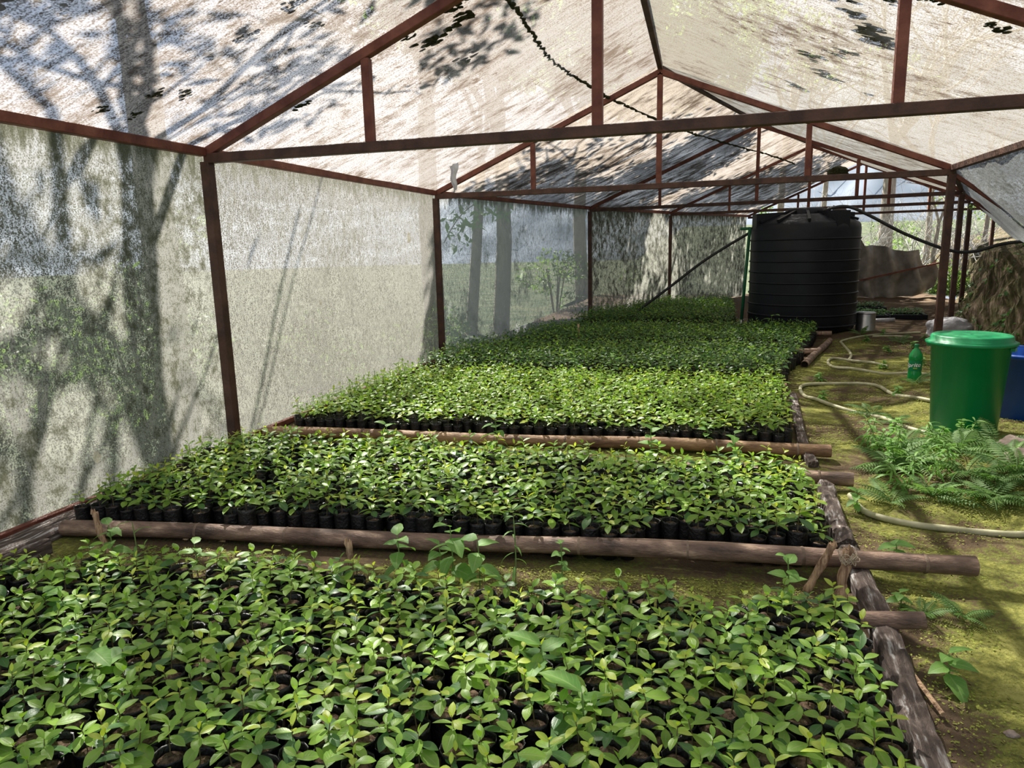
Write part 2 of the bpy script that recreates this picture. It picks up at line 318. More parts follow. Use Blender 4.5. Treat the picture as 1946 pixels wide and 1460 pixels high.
for i in range(5):
    for side, lab in ((0, pl[i]), (1, pr[i])):
        if not lab: continue
        p = tp(i, side, 0); t_ = MB(); t_.bar((0, 0, -.05), (0, 0, ZT-.02), .06, .06, Vector((0, 1, 0)))
        pl_ = .0
        o_ = t_.build('steel_post', 'steel2', loc=p); tag(o_, lab, 'post')
def beam(p, q, wd, lab, nm='steel_beam', mt='steel'):
    p = Vector(p); q = Vector(q); b_ = MB(); b_.bar((0, 0, 0), q-p, wd); o_ = b_.build(nm, mt, loc=p); tag(o_, lab, 'beam')
P0L, P0R, P0A = Vector((-2.957, .1, ZT)), Vector((1.92, .1, ZT)), Vector((-.5, .1, ZA))
Ls = [P0L]+[tp(i, 0, ZT) for i in range(5)]; Rs = [P0R]+[tp(i, 1, ZT) for i in range(5)]; As = [P0A]+[tp(i, APEXT[i], ZA) for i in range(5)]
ew = ['nearest bay at the left edge', 'second bay, between the first two left posts', 'third bay, between second and third left posts', 'fourth bay, short length before the corner', 'last bay behind the black tank']
for i in range(5):
    up_ = Vector((0, 0, .035)); d = (Ls[i+1]-Ls[i]).normalized()*.03
    beam(Ls[i]+up_+d, Ls[i+1]+up_-d, .05, 'rust-red eave beam over the left netting wall, '+ew[i], 'eave_beam')
    if i < 4: beam(Ls[i]+Vector((0, 0, -1.745))+d*1.3, Ls[i+1]+Vector((0, 0, -1.745))-d*1.3, .035, 'rust-red sill rail at the netting foot, '+ew[i], 'sill_rail')
    d = (Rs[i+1]-Rs[i]).normalized()*.03
    beam(Rs[i]+up_+d, Rs[i+1]+up_-d, .05, 'dark eave beam on the right side, bay '+['overhead beyond the frame edge', 'reaching back to the post behind the green bin', 'behind the green-bin post', 'far back near the bank', 'at the open far end'][i], 'eave_beam', 'steel2')
    d = (As[i+1]-As[i]).normalized()*.03
    beam(As[i]+up_+d, As[i+1]+up_-d, .045, 'ridge beam under the netting, '+['overhead before the nearest truss', 'between nearest and second truss', 'between second and third truss', 'between third and fourth truss', 'last length to the far gable'][i], 'ridge_beam', 'steel2')
# lean-to struts on the right
SS = []
for i in range(6):
    dr = (Vector((1, 0, 0)) if i < 3 else (Rs[i]-Ls[i]).normalized()); dr.z = 0
    SS.append((Rs[i]+dr*.6+Vector((0, 0, -.57)), Rs[i]+dr*.95+Vector((0, 0, -.72))))
for i, lab in ((2, 'thin red-brown strut sloping from the post behind the green bin to the bank'), (3, 'dark strut sloping to the bank behind the second right post'), (4, 'farthest dark strut sloping onto the earth bank')):
    b0 = Rs[i]+Vector((.03, 0, -.03)); beam(b0, SS[i][1], .032, lab, 'strut', 'steel')

# ------------------------------------------------------------------ netting
def bilin(a, b, c, d, u, v): return a*(1-u)*(1-v)+b*u*(1-v)+c*(1-u)*v+d*u*v
rl = MB()
for i in range(5):
    for sd_, E_, mi in ((0, Ls, 0), (1, Rs, 1)):
        def fn(u, v, i=i, E_=E_, sd_=sd_):
            p = bilin(E_[i], E_[i+1], As[i], As[i+1], u, v)
            sag = math.sin(pi*u)*(-.05-.03*math.sin(v*pi))+.012*fbm(p.x*2, p.y*2, 5)
            return p+Vector((0, 0, .065+sag*(.4+.6*math.sin(pi*v))))
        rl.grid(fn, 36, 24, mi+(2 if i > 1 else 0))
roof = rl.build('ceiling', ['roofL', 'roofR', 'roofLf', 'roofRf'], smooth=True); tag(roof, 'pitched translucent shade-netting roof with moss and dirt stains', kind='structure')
wl = MB()
for i in range(5):
    nrm = (Ls[i+1]-Ls[i]).cross(Vector((0, 0, 1))).normalized()
    def fn(u, v, i=i):
        a = Ls[i].lerp(Ls[i+1], u); z = .01+1.78*v
        bil = -.035-.03*math.sin(pi*u)*math.sin(pi*v)-.006*fbm(u*9, v*3, i)
        return Vector((a.x, a.y, z))-nrm*bil*-1
    wl.grid(fn, 40, 20, (0, 3, 2, 1, 1)[i])
tag(wl.build('wall_left', ['wallnet', 'wallfar', 'wallclear', 'wallmid'], smooth=True), 'translucent grey-green netting wall along the left side', kind='structure')
sn = MB()
for i in range(0, 5):
    def fn(u, v, i=i):
        a = Rs[i].lerp(Rs[i+1], u); b_ = SS[i][0].lerp(SS[i+1][0], u); c_ = SS[i][1].lerp(SS[i+1][1], u)
        p = a.lerp(b_, v*1.6) if v < .625 else b_.lerp(c_, (v-.625)/.375)
        return p+Vector((0, 0, .05-.10*math.sin(pi*u)*v+.03*fbm(p.x*2.5, p.y*2.5, 2)))
    sn.grid(fn, 30, 14)
tag(sn.build('side_netting', 'sidenet', smooth=True), 'dark drooping netting skirt from the right eave down to the bank', kind='structure')

def blob(mb, c, r, sz, seed, n=1, mi=0, res=(10, 7)):
    nu, nv = res; vs = []
    for i in range(nv+1):
        for k in range(nu):
            th = pi*i/nv; ph = 2*pi*k/nu
            d = Vector((math.sin(th)*math.cos(ph), math.sin(th)*math.sin(ph), math.cos(th)))
            rr = r*(1+.35*mnoise.noise(d*1.7+Vector((seed, 0, 0)))+.15*mnoise.noise(d*5+Vector((0, seed, 0))))
            vs.append((c[0]+d.x*rr*sz[0], c[1]+d.y*rr*sz[1], c[2]+d.z*rr*sz[2]))
    mb.add(vs, [(i*nu+k, i*nu+(k+1) % nu, (i+1)*nu+(k+1) % nu, (i+1)*nu+k) for i in range(nv) for k in range(nu)], mi)
def roofz(x, y):
    i = 0
    ys = [.1, 3.69, 7.256]
    i = 0 if y < 3.69 else (1 if y < 7.256 else 2)
    if x < -.53: return ZT+(x+2.957)/(2.42)*(ZA-ZT)+.04
    return ZT+(1.92-x)/2.46*(ZA-ZT)+.04
mossL = [(-1.64, 4.05, 1.3), (-1.57, 4.5, 1), (-1.43, 3.85, 1), (-1.45, 4.0, 1.2), (-1.69, 3.87, .5), (-2.4, 3.85, .7), (-1.85, 2.96, .8), (-2.09, 2.96, .7), (-2.56, 3.07, .6), (-2.6, 2.94, .6), (-2.8, 2.8, .5), (-1.89, 3.21, .6), (-2.29, 2.94, .4), (-2.08, 3.28, .4), (-2.34, 1.98, 1.2), (-2.78, 2.99, .5), (-2.27, 2.16, .8),
         (.73, 4.53, 1.5), (.78, 4.6, 1.2), (.70, 4.4, 1), (.62, 5.55, 1.1), (.57, 5.45, .8), (.48, 5.19, 1.2), (.54, 4.16, 1), (.62, 4.33, .9), (.75, 4.0, .6), (1.18, 3.94, .7), (1.12, 3.75, .7), (.88, 3.85, .6), (.46, 6.1, .8), (.5, 6.15, .7), (.42, 6.05, .5), (.9, 5.64, .5), (.66, 4.9, .7), (.6, 5.0, .6)]
for x, y, s_ in mossL:
    mb = MB(); k = 1 if x < -.5 else -1
    for j in range(16):
        dx, dy = random.gauss(0, .035*s_), random.gauss(0, .03*s_)
        blob(mb, (dx, dy, dx*k*.43), random.uniform(.008, .022)*s_, (1.5, .9, .45), random.random()*99, res=(8, 5))
    mb.build('moss_clump', 'netmoss', roof, True, loc=(x, y, roofz(x, y)+.006))
seam = [(-1.19, 3.4, 2.5), (-1.19, 4.04, 2.55), (-1.2, 4.52, 2.54), (-1.23, 5.22, 2.53), (-1.2, 5.89, 2.54), (-1.12, 6.84, 2.58), (-1.07, 7.35, 2.6), (-.99, 8.19, 2.63), (-.82, 9.49, 2.71)]
sp_ = spline([(x, y, roofz(x, y)-.0) for x, y, z in seam[:6]]+[(-1.07, 7.35, 2.63), (-.72, 8.6, 2.6), (-.40, 9.7, 2.6), (.1, 11.2, 2.62), (.7, 12.6, 2.6), (1.2, 14, 2.58)], 24)
sp_ = [p+Vector((random.gauss(0, .009), 0, random.uniform(-.004, .004)-.01)) for p in sp_]
mb = MB(); mb.tube(sp_, [random.uniform(.006, .017) for _ in sp_], 6); mb.build('mossy_seam', 'netmoss', roof)
tag(roof.children[-1], 'dark ragged mossy seam running along the left slope')
# far net bag hanging at gable apex
mb = MB(); blob(mb, (0, 0, 0), .16, (1.2, 1, .6), 3, res=(16, 10)); tag(mb.build('hanging_bundle', 'netmoss', smooth=True, loc=(1.9, 13.9, 2.38)), 'dark bundle of debris hanging under the far right roof netting', 'bundle')
# droopy cloth at the far end
top = [(2.2, 1.95), (2.4, 1.89), (2.59, 1.66), (2.76, 1.28), (2.87, 1.08), (3.05, 1.1), (3.3, 1.07), (3.46, 1.0), (3.71, .96), (3.93, .99), (3.98, .77), (4.05, .62), (4.14, .71), (4.26, .9)]
bot = [(2.2, .05), (2.51, .05), (2.92, .02), (3.23, -.02), (3.53, .0), (3.87, .03), (4.11, .1), (4.25, .22), (4.27, .4)]
mb = MB()
def dr(u, v):
    x = 2.2+2.07*u; zt_ = lerp_tab(x, top); zb = lerp_tab(x, bot)
    return (x+.04*math.sin(v*7+x*3), 16.6+.09*math.sin(x*14+v*2)+.06*fbm(x*4, v*2), zb+(zt_-zb)*v)
mb.grid(dr, 90, 20); tag(mb.build('drooping_cloth', 'droopcloth', smooth=True), 'torn brown shade cloth sagging across the open far end', 'cloth')
beam((2.3, 16.5, .25), (4.32, 16.5, .72), .03, 'thin slanting rail across the sagging brown cloth', 'cloth_rail')
# white torn net scrap by second truss
mb = MB()
mb.grid(lambda u, v: (-2.5+.09*(u-.5)*(1-v*.7)+.01*math.sin(v*9), 6.62+.02*math.sin(u*9), 2.0-.25*v+.03*u), 6, 12)
tag(mb.build('torn_scrap', 'sack', smooth=True), 'small white torn scrap hanging by the second truss', 'scrap')

# ------------------------------------------------------------------ boards, poles, stakes
def board(pts, wd, ht, lab, mt='wood', nm='edge_board', cat='board'):
    p0 = Vector(pts[0]); mb = MB(); pp = spline(pts, 10); vs = []
    for i, p in enumerate(pp):
        p = p-p0; d = (pp[min(i+1, len(pp)-1)]-pp[max(i-1, 0)]).normalized(); a = d.cross(Vector((0, 0, 1))).normalized()
        for (s1, s2) in ((-1, 0), (-1, .8), (-.75, 1), (0, 1.05), (.75, 1), (1, .75), (1, 0)):
            vs.append(p+a*s1*wd/2*(1+.12*fbm(i*.4, s1, 1))+Vector((0, 0, s2*ht*(1+.3*fbm(i*.5, s1*2, 4)+.12*random.uniform(-1, 1)))))
    n = 7; fs = [(i*n+k, i*n+k+1, (i+1)*n+k+1, (i+1)*n+k) for i in range(len(pp)-1) for k in range(n-1)]+[tuple(range(n)), tuple(range(len(pp)*n-1, len(pp)*n-n-1, -1))]
    mb.add(vs, fs); o_ = mb.build(nm, mt, loc=p0); return tag(o_, lab, cat)
board([(.50, 1.3, 0), (.49, 1.7, 0), (.51, 2.2, 0), (.50, 2.78, 0)], .075, .055, 'cracked grey-brown board edging the right side of the nearest bed')
board([(.50, 2.82, 0), (.50, 3.2, 0), (.52, 3.56, 0)], .075, .06, 'rough bark-brown board edging the second bed')
board([(.51, 3.95, 0), (.50, 4.35, 0), (.54, 5.2, 0), (.57, 5.8, 0)], .055, .04, 'narrow grey board edging the sunlit third bed')
board([(-2.84, .3, 0), (-2.84, 1.6, 0), (-2.84, 2.6, 0), (-2.86, 3.5, 0)], .17, .04, 'weathered board with white stains along the foot of the left netting')
board([(-2.72, 1.45, 0), (-2.66, 2.1, 0)], .05, .055, 'short grey board at the left end of the nearest bed')
def bamboo(p, q, r, lab, mt='bamboo', nodes_=None, nm='bamboo_pole', cut=True, bend=.0):
    p = Vector(p); q = Vector(q); Ln = (q-p).length; d = (q-p)/Ln; t_ = thing(nm, lab, 'pole', p); mb = MB(); n = 26; pts = []; rd = []
    nodes_ = nodes_ or [Ln*(k+.6)/max(1, round(Ln/.42)) for k in range(max(1, round(Ln/.42)))]
    side = d.cross(Vector((0, 0, 1))).normalized()
    xs = sorted(set([Ln*k/n for k in range(n+1)]+[max(0, min(Ln, a+b_)) for a in nodes_ for b_ in (-.012, 0, .012)]))
    for x in xs:
        pts.append(d*x+side*bend*math.sin(pi*x/Ln)+Vector((0, 0, .006*math.sin(x*3)))); rd.append(r*(1+.04*math.sin(x*5+1)+.02*math.sin(x*23)))
    mb.tube(pts, rd, 14, cap=False); mb.build('culm', mt, t_, True)
    for a in nodes_:
        if .02 < a < Ln-.02:
            c_ = d*a+side*bend*math.sin(pi*a/Ln)+Vector((0, 0, .006*math.sin(a*3))); mb = MB(); mb.tube([c_-d*.006, c_, c_+d*.006], [r*1.0, r*1.06, r*1.0], 14, cap=False); mb.build('node_ring', 'nodes', t_, True)
    for e_, s_ in ((pts[0], 1), (pts[-1], -1)):
        mb = MB(); mb.tube([e_, e_+d*s_*.01, e_+d*s_*.05], [r*.99, r*.8, r*.7], 14, mi=0, cap=False); mb.tube([e_+d*s_*.05, e_+d*s_*.055], [r*.72, r*.01], 14, cap=False); mb.build('hollow_end', 'pith', t_)
    return t_
bamboo((-2.75, 2.26, .036), (.88, 2.64, .085), .034, 'long brown bamboo pole lying between the nearest and second beds', bend=-.02)
bamboo((-2.9, 3.93, .035), (.62, 4.15, .05), .036, 'tan sunlit bamboo pole in front of the third bed', 'bamboo2', bend=-.01)
bamboo((-.35, 6.0, .035), (.54, 6.04, .035), .035, 'shorter bamboo pole behind the sunlit third bed', 'bamboo2')
bamboo((.2, 2.19, .03), (.62, 2.215, .065), .026, 'short brown bamboo stub poking over the board of the nearest bed')
bamboo((-.5, 3.68, .03), (.65, 3.62, .055), .034, 'brown bamboo end poking out behind the second bed')
bamboo((.45, 7.98, .03), (1.0, 8.02, .05), .035, 'pale bamboo stub between the two shaded beds')
bamboo((.80, 7.25, .03), (1.28, 9.15, .03), .035, 'long grey bamboo along the right edge of the shaded beds')
bamboo((1.05, 9.62, .05), (1.36, 9.6, .05), .035, 'pale bamboo end beside the foot of the tank')
def stake(p, q, r, lab, fork=False):
    p = Vector(p); q = Vector(q); t_ = thing('wooden_stake', lab, 'stake', p); mb = MB(); pts = [(q-p)*k/10+Vector((random.gauss(0, .002), random.gauss(0, .002), 0)) for k in range(11)]
    mb.tube(pts, [r*(1+.12*math.sin(k*1.3)) for k in range(11)], 9, wob=.12); mb.build('shaft', 'stake', t_, True)
    mb = MB()
    for k in range(5):
        a = k*1.26; b_ = (q-p)+Vector((math.cos(a)*r*.6, math.sin(a)*r*.6, -.005)); mb.tube([b_, b_+Vector((0, 0, random.uniform(.008, .022)))], [r*.45, r*.1], 5)
    mb.build('splintered_top', 'stake', t_); return t_
stake((-1.235, 2.10, -.02), (-1.25, 2.10, .185), .0135, 'pale split wooden stake standing before the middle of the long pole')
stake((-2.41, 2.16, -.02), (-2.46, 2.16, .17), .012, 'dark wooden stake at the left end of the long pole')
stake((.42, 2.44, -.02), (.445, 2.47, .17), .017, 'thick wooden stake holding the right end of the long pole')
stake((.32, 2.5, -.02), (.40, 2.5, .17), .014, 'thinner leaning stake crossing the thick one at the long pole')
stake((-1.62, 8.4, -.02), (-1.64, 8.4, .28), .012, 'thin stake rising from the shaded beds')
mb = MB()
for k in range(14):
    a = random.random()*6.28; c_ = Vector((0, 0, 0)); pts = spline([c_+Vector((math.cos(a+j*.9)*random.uniform(.012, .035), math.sin(a+j*.9)*random.uniform(.012, .035), random.uniform(-.03, .025))) for j in range(5)], 4)
    mb.tube(pts, .0017, 4)
tag(mb.build('fibre_tie', 'fibre', loc=(.445, 2.46, .15)), 'pale torn fibre tied round the tops of the crossed stakes', 'tie')
mb = MB(); mb.tube(spline([(0, 0, .01), (.01, -.1, .02), (.04, -.24, .012)], 5), .007, 7)
tag(mb.build('stick', 'stake', loc=(.53, 2.06, .01)), 'thin brown stick lying on the moss beside the board', 'stick')

# ------------------------------------------------------------------ leaves / seedlings
def leaf_arr(L_, W_, droop=.25, fold=.25, nl=5, ob=.55, serr=0):
    """oval leaf from origin along +X: verts, quads, uvs"""
    vs = []; uv = []
    for i in range(nl+1):
        t = i/nl; x = L_*t*math.cos(droop*t*.7); z = -L_*droop*.5*t*t
        wd = W_*.5*(math.sin(pi*t**ob if t > 0 else 0))**.8*(1+serr*(-1)**i) if 0 < t < 1 else W_*.03
        for j in (-1, 0, 1): vs.append((x, j*wd, z+abs(j)*wd*fold)); uv.append((t, .5+.5*j))
    fs = [(i*3+j, (i+1)*3+j, (i+1)*3+j+1, i*3+j+1) for i in range(nl) for j in range(2)]
    return np.array(vs), np.array(fs), np.array(uv)
def mesh_np(name, V, F, UV, MI, mats, smooth=True):
    me = bpy.data.meshes.new(name); nv, nf = len(V), len(F)
    me.vertices.add(nv); me.vertices.foreach_set('co', np.asarray(V, np.float32).ravel())
    me.loops.add(nf*4); me.loops.foreach_set('vertex_index', np.asarray(F, np.int32).ravel())
    me.polygons.add(nf); me.polygons.foreach_set('loop_start', np.arange(nf, dtype=np.int32)*4)
    me.polygons.foreach_set('material_index', np.asarray(MI, np.int32)); me.polygons.foreach_set('use_smooth', np.full(nf, smooth))
    ul = me.uv_layers.new(name='uv'); ul.data.foreach_set('uv', np.asarray(UV, np.float32)[np.asarray(F).ravel()].ravel())
    for q in mats: me.materials.append(M[q])
    me.update(calc_edges=True); me.validate(); return me
SM = ['leaf', 'leafd', 'leafy', 'stem', 'bag', 'soil']
LSH = [leaf_arr(.053, .027, .35, .22, 6, 1.1), leaf_arr(.050, .023, .2, .3, 6, 1.0), leaf_arr(.048, .027, .55, .15, 6, 1.15), leaf_arr(.028, .011, .1, .6, 3)]
LME = {}
def leaf_me(sh, mi):
    if (sh, mi) not in LME: V, F, U = LSH[sh]; LME[(sh, mi)] = mesh_np('leaf', V, F, U, [0]*len(F), [SM[mi]])
    return LME[(sh, mi)]
def euler_m(rz, ry, rx=0): return Matrix.Rotation(rz, 4, 'Z') @ Matrix.Rotation(ry, 4, 'Y') @ Matrix.Rotation(rx, 4, 'X')
BH, BR = .10, .034
def tube_arr(pts, r, n):
    mb = MB(); mb.tube(pts, r, n, cap=False); return np.array(mb.v), np.array(mb.f)
def bag_arr(n=10, seed=0):
    rr = random.Random(seed); mb = MB(); pr = [(BR*.82, 0), (BR*.98, .02), (BR, .06), (BR*1.0, BH), (BR*1.04, BH+.008+rr.uniform(-.004, .006)), (BR*.96, BH+.004), (BR*.93, BH-.015)]
    mb.lathe(pr, n); V = np.array(mb.v); 
    for i in range(len(V)): k = 1+.07*mnoise.noise(Vector(V[i])*60+Vector((seed, 0, 0))); V[i, 0] *= k; V[i, 1] *= k
    return V, np.array(mb.f)
def soil_arr(n=10, seed=0):
    vs = []; fs = []
    for q, (r, z) in enumerate(((BR*.96, BH-.012), (BR*.6, BH-.004), (BR*.2, BH-.001))):
        for k in range(n): vs.append((r*math.cos(2*pi*k/n), r*math.sin(2*pi*k/n), z+.004*mnoise.noise(Vector((k*.9+seed, q*1.3, 0)))))
    for q in range(2):
        for k in range(n): fs.append((q*n+k, q*n+(k+1) % n, (q+1)*n+(k+1) % n, (q+1)*n+k))
    for k in range(0, n-2, 2): fs.append((2*n, 2*n+k+1, 2*n+k+2, 2*n+(k+3) % n))
    return np.array(vs), np.array(fs)
NPROTO = 14
def make_proto(seed, tall=1.0, dens=1.0, dark=0.0, far=False, pale=False):
    rr = random.Random(seed); pr = {'leaves': [], 'bag': bag_arr(7 if far else 10, seed), 'soil': soil_arr(7 if far else 10, seed)}
    h = rr.uniform(.055, .085)*tall; lean = Vector((rr.uniform(-.015, .015), rr.uniform(-.015, .015), 0))
    pts = [Vector((0, 0, BH-.012)), Vector((0, 0, BH))+lean*.3+Vector((0, 0, h*.5)), Vector((0, 0, BH+h))+lean]
    pr['stem'] = tube_arr(pts, [.0018, .0015, .001], 4)
    nl = int(rr.choice((6, 7, 8, 9))*dens); a = rr.random()*6.28
    tips = seed % 5 in (0, 2) and dark < .5
    for k in range(nl):
        t = k/(nl-1); z = BH+h*(.5+.5*t); a += 2.4+rr.uniform(-.3, .3)
        pit = .12-1.0*t**2.4+rr.uniform(-.18, .18); sc = (1.15-.4*t)*rr.uniform(.85, 1.15)
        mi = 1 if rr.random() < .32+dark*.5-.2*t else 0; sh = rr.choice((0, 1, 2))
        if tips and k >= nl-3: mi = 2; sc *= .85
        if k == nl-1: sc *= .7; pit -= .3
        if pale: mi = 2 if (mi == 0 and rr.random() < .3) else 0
        b_ = pts[0].lerp(pts[1], 0)*0+Vector((lean.x*(.4+.6*t), lean.y*(.4+.6*t), z))
        pr['leaves'].append((sh, mi, Matrix.Translation(b_) @ euler_m(a, pit, rr.uniform(-.35, .35)) @ Matrix.Scale(sc, 4)))
    return pr
PA = [make_proto(s) for s in range(NPROTO)]                 # near beds
PB = [make_proto(100+s, 1.5, 1.1, 0, True, True) for s in range(10)]       # sunlit third bed, part of the sun put into a lighter leaf mix
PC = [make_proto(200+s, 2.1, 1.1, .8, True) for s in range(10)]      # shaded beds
def flat(pr):
    Vs, Fs, Us, Ms, o_ = [], [], [], [], 0
    def put(V, F, U, mi):
        nonlocal o_
        Vs.append(V); Fs.append(F+o_); Us.append(U if U is not None else np.zeros((len(V), 2))); Ms.append(np.full(len(F), mi)); o_ += len(V)
    for sh, mi, mat in pr['leaves']:
        V, F, U = LSH[sh]; A = np.array(mat); put(V @ A[:3, :3].T+A[:3, 3], F, U, mi)
    put(*pr['stem'], None, 3); put(*pr['bag'], None, 4); put(*pr['soil'], None, 5)
    return np.concatenate(Vs), np.concatenate(Fs), np.concatenate(Us), np.concatenate(Ms)
FA, FB, FC = [[flat(p) for p in P] for P in (PA, PB, PC)]
def p1(x): return 2.26+.105*(x+2.75)
def p2(x): return 3.93+.0625*(x+2.9)
wx = lambda y: lerp_tab(y, WALLX)
xr = lambda y: lerp_tab(y, XR)
def spots(y0, y1, fr, bk, xl, xrr, pitch=.0745, jit=.006, drop=.02):
    out = []; r = 0; y = y0
    while y < y1:
        x = -3.0+(r % 2)*pitch*.5
        while x < 1.5:
            xx, yy = x+random.gauss(0, jit), y+.105*(x+2.75)*(1 if fr is p1 else .6)*(1 if y0 < 5 else 0)+random.gauss(0, jit)
            ff = fr(xx) if callable(fr) else fr; bb = bk(xx) if callable(bk) else bk
            if ff < yy < bb and xl(yy)+.2 < xx < xrr(yy)-.02 and random.random() > drop: out.append((xx, yy))
            x += pitch
        y += pitch*.93; r += 1
    return out
S1 = spots(.45, 2.4, lambda x: .55, lambda x: p1(x)-.43+.04*math.sin(x*3), wx, xr, drop=.05)
S2 = spots(2.3, 3.9, lambda x: p1(x)+.075, lambda x: 3.55+.02*x, wx, xr, drop=.03)
S3 = spots(3.9, 5.9, lambda x: p2(x)+.08, lambda x: 5.85, wx, xr)
S4 = spots(6.12, 7.8, 6.1, 7.75, wx, xr)
S5 = spots(8.1, 9.65, 8.08, 9.6, wx, xr)
S6 = spots(10.1, 13.6, 10.1, 13.5, wx, lambda y: .22)
def merged(name, jobs, lab, cat, base):
    Vs, Fs, Us, Ms, o_ = [], [], [], [], 0
    for FL, pts, szr in jobs:
        for x, y in pts:
            V, F, U, mi = FL[random.randrange(len(FL))]; a = random.random()*6.283; c_, s_ = math.cos(a), math.sin(a); k = random.uniform(*szr)
            W = V.copy(); W[:, 2] *= k; W[:, 2] = np.maximum(W[:, 2], 0); kk = .5+.5*k
            X = W[:, 0].copy(); Y = W[:, 1].copy(); W[:, 0] = (X*c_-Y*s_)*kk+x-base[0]; W[:, 1] = (X*s_+Y*c_)*kk+y-base[1]
            Vs.append(W); Fs.append(F+o_); Us.append(U); Ms.append(mi); o_ += len(V)
    me = mesh_np(name, np.concatenate(Vs), np.concatenate(Fs), np.concatenate(Us), np.concatenate(Ms), SM)
    o_ = link(name, me, loc=base); return tag(o_, lab, cat, kind='stuff')
inview = []
rest1 = []
for x, y in S1:
    px, py, z = proj((x, y, .14))
    (inview if (-10 < px < 1956 and py < 1475) else rest1).append((z, x, y))
inview.sort(); ind = inview[:300]; rest1 = [(x, y) for z, x, y in inview[300:]+rest1]
# 300 individuals
protos = []
for s, pr in enumerate(PA):
    e_ = bpy.data.objects.new('seedling', None); kids = []
    bg_ = bpy.data.objects.new('polybag', mesh_np('polybag', pr['bag'][0], pr['bag'][1], np.zeros((len(pr['bag'][0]), 2)), [0]*len(pr['bag'][1]), ['bag'])); bg_.parent = e_
    sl = bpy.data.objects.new('soil', mesh_np('soil', pr['soil'][0], pr['soil'][1], np.zeros((len(pr['soil'][0]), 2)), [0]*len(pr['soil'][1]), ['soil'])); sl.parent = bg_
    st = bpy.data.objects.new('stem', mesh_np('stem', pr['stem'][0], pr['stem'][1], np.zeros((len(pr['stem'][0]), 2)), [0]*len(pr['stem'][1]), ['stem'])); st.parent = e_
    kids = [(bg_, [sl]), (st, [])]
    for sh, mi, mat in pr['leaves']:
        lf = bpy.data.objects.new('leaf', leaf_me(sh, mi)); lf.parent = e_; lf.matrix_basis = mat
        if mi == 2: lf['label'] = 'lime-yellow young leaf'
        kids.append((lf, []))
    protos.append((e_, kids, s % 5 in (0, 2)))
for n_, (z, x, y) in enumerate(ind):
    e_, kids, tips = protos[random.randrange(NPROTO)]
    r_ = e_.copy(); COL.objects.link(r_)
    k = random.uniform(.85, 1.15); r_.location = (x, y, 0); r_.rotation_euler = (0, 0, random.random()*6.28); r_.scale = (k, k, random.uniform(.88, 1.12))
    px, py, _z = proj((x, y, .14))
    col_ = ['left quarter', 'second quarter from the left', 'third quarter from the left', 'right quarter by the board'][min(3, max(0, int(px/430)))]
    row_ = 'bottom-edge rows' if py > 1370 else ('middle rows' if py > 1260 else 'back rows')
    look = 'lime-tipped seedling' if tips else 'all-green seedling'
    tag(r_, f'{look} in a black bag, nearest bed, {row_}, {col_}', 'seedling', f'{look}s in the nearest bed, {row_}, {col_}')
    for c_, gs in kids:
        d_ = c_.copy(); COL.objects.link(d_); d_.parent = r_
        for g_ in gs:
            h_ = g_.copy(); COL.objects.link(h_); h_.parent = d_
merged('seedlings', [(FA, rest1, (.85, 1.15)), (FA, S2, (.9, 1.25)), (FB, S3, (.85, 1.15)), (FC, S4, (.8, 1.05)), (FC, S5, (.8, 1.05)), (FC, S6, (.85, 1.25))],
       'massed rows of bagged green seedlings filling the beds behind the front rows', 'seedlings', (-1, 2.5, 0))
# moss tufts on floor and in strips (uncountable)
Vs = []; Fs = []; k = 0
for _ in range(52000):
    y = 1.2+8.5*random.random()**1.5; x = xr(y)+.08+random.random()*(lerp_tab(y, BANK)-xr(y)-.4)
    if random.random() < .22:
        x = random.uniform(-2.6, .4); y = (p1(x)-random.uniform(.06, .34)) if random.random() < .6 else random.uniform(3.6, p2(x)-.05)
    if fbm(x*1.6, y*1.6, 0, 3) < -.15: continue
    a = random.random()*6.28; h = random.uniform(-.001, .003); r = random.uniform(.0015, .0032+.0005*y); z = gz(x, y)+random.uniform(.002, .008)
    c_, s_ = math.cos(a)*r, math.sin(a)*r
    Vs += [(x-c_, y-s_, z), (x+c_, y+s_, z), (x+c_*1.5-s_, y+s_*1.5+c_, z+h), (x-c_*1.2-s_, y-s_*1.2+c_, z+h*.8)]; Fs.append((k, k+1, k+2, k+3)); k += 4
me = mesh_np('moss', np.array(Vs), np.array(Fs), np.zeros((len(Vs), 2)), [0]*len(Fs), ['mossblade'], False)
tag(link('moss', me), 'short yellow-green moss growing over the path and between beds', 'moss', kind='stuff')

# ------------------------------------------------------------------ weeds, ferns
WL = [leaf_arr(.075, .048, .7, .15, 6, .6, .05), leaf_arr(.05, .034, .5, .2, 5, .6), leaf_arr(.11, .016, .9, .3, 6, .8), leaf_arr(.09, .05, .5, .2, 7, .75, .1)]
WME = [mesh_np('leaf', V, F, U, [0]*len(F), ['weed']) for V, F, U in WL]
def weed(x, y, h, n, sh, sc, lab, nm='broadleaf_weed', cat='weed', z0=None, spread=.3, lean=(0, 0), me=None):
    z0 = gz(x, y) if z0 is None else z0
    t_ = thing(nm, lab, cat, (x, y, z0)); tip = Vector((lean[0], lean[1], h)); mb = MB(); pts = spline([(0, 0, -.005), tip*.5+Vector((.005, 0, 0)), tip], 4); mb.tube(pts, [.0022]*(len(pts)-1)+[.001], 5); mb.build('stem', 'gstem', t_)
    a = random.random()*6
    for k in range(n):
        t = (k+1)/n; b_ = tip*(spread+(1-spread)*t); a += 2.4
        lf = bpy.data.objects.new('leaf', me or WME[sh]); COL.objects.link(lf); lf.parent = t_
        lf.matrix_basis = Matrix.Translation(b_) @ euler_m(a+random.uniform(-.3, .3), .25-.6*t+random.uniform(-.3, .3), random.uniform(-.3, .3)) @ Matrix.Scale(sc*random.uniform(.75, 1.15)*(1-.25*t), 4)
    return t_
WS = 1.35
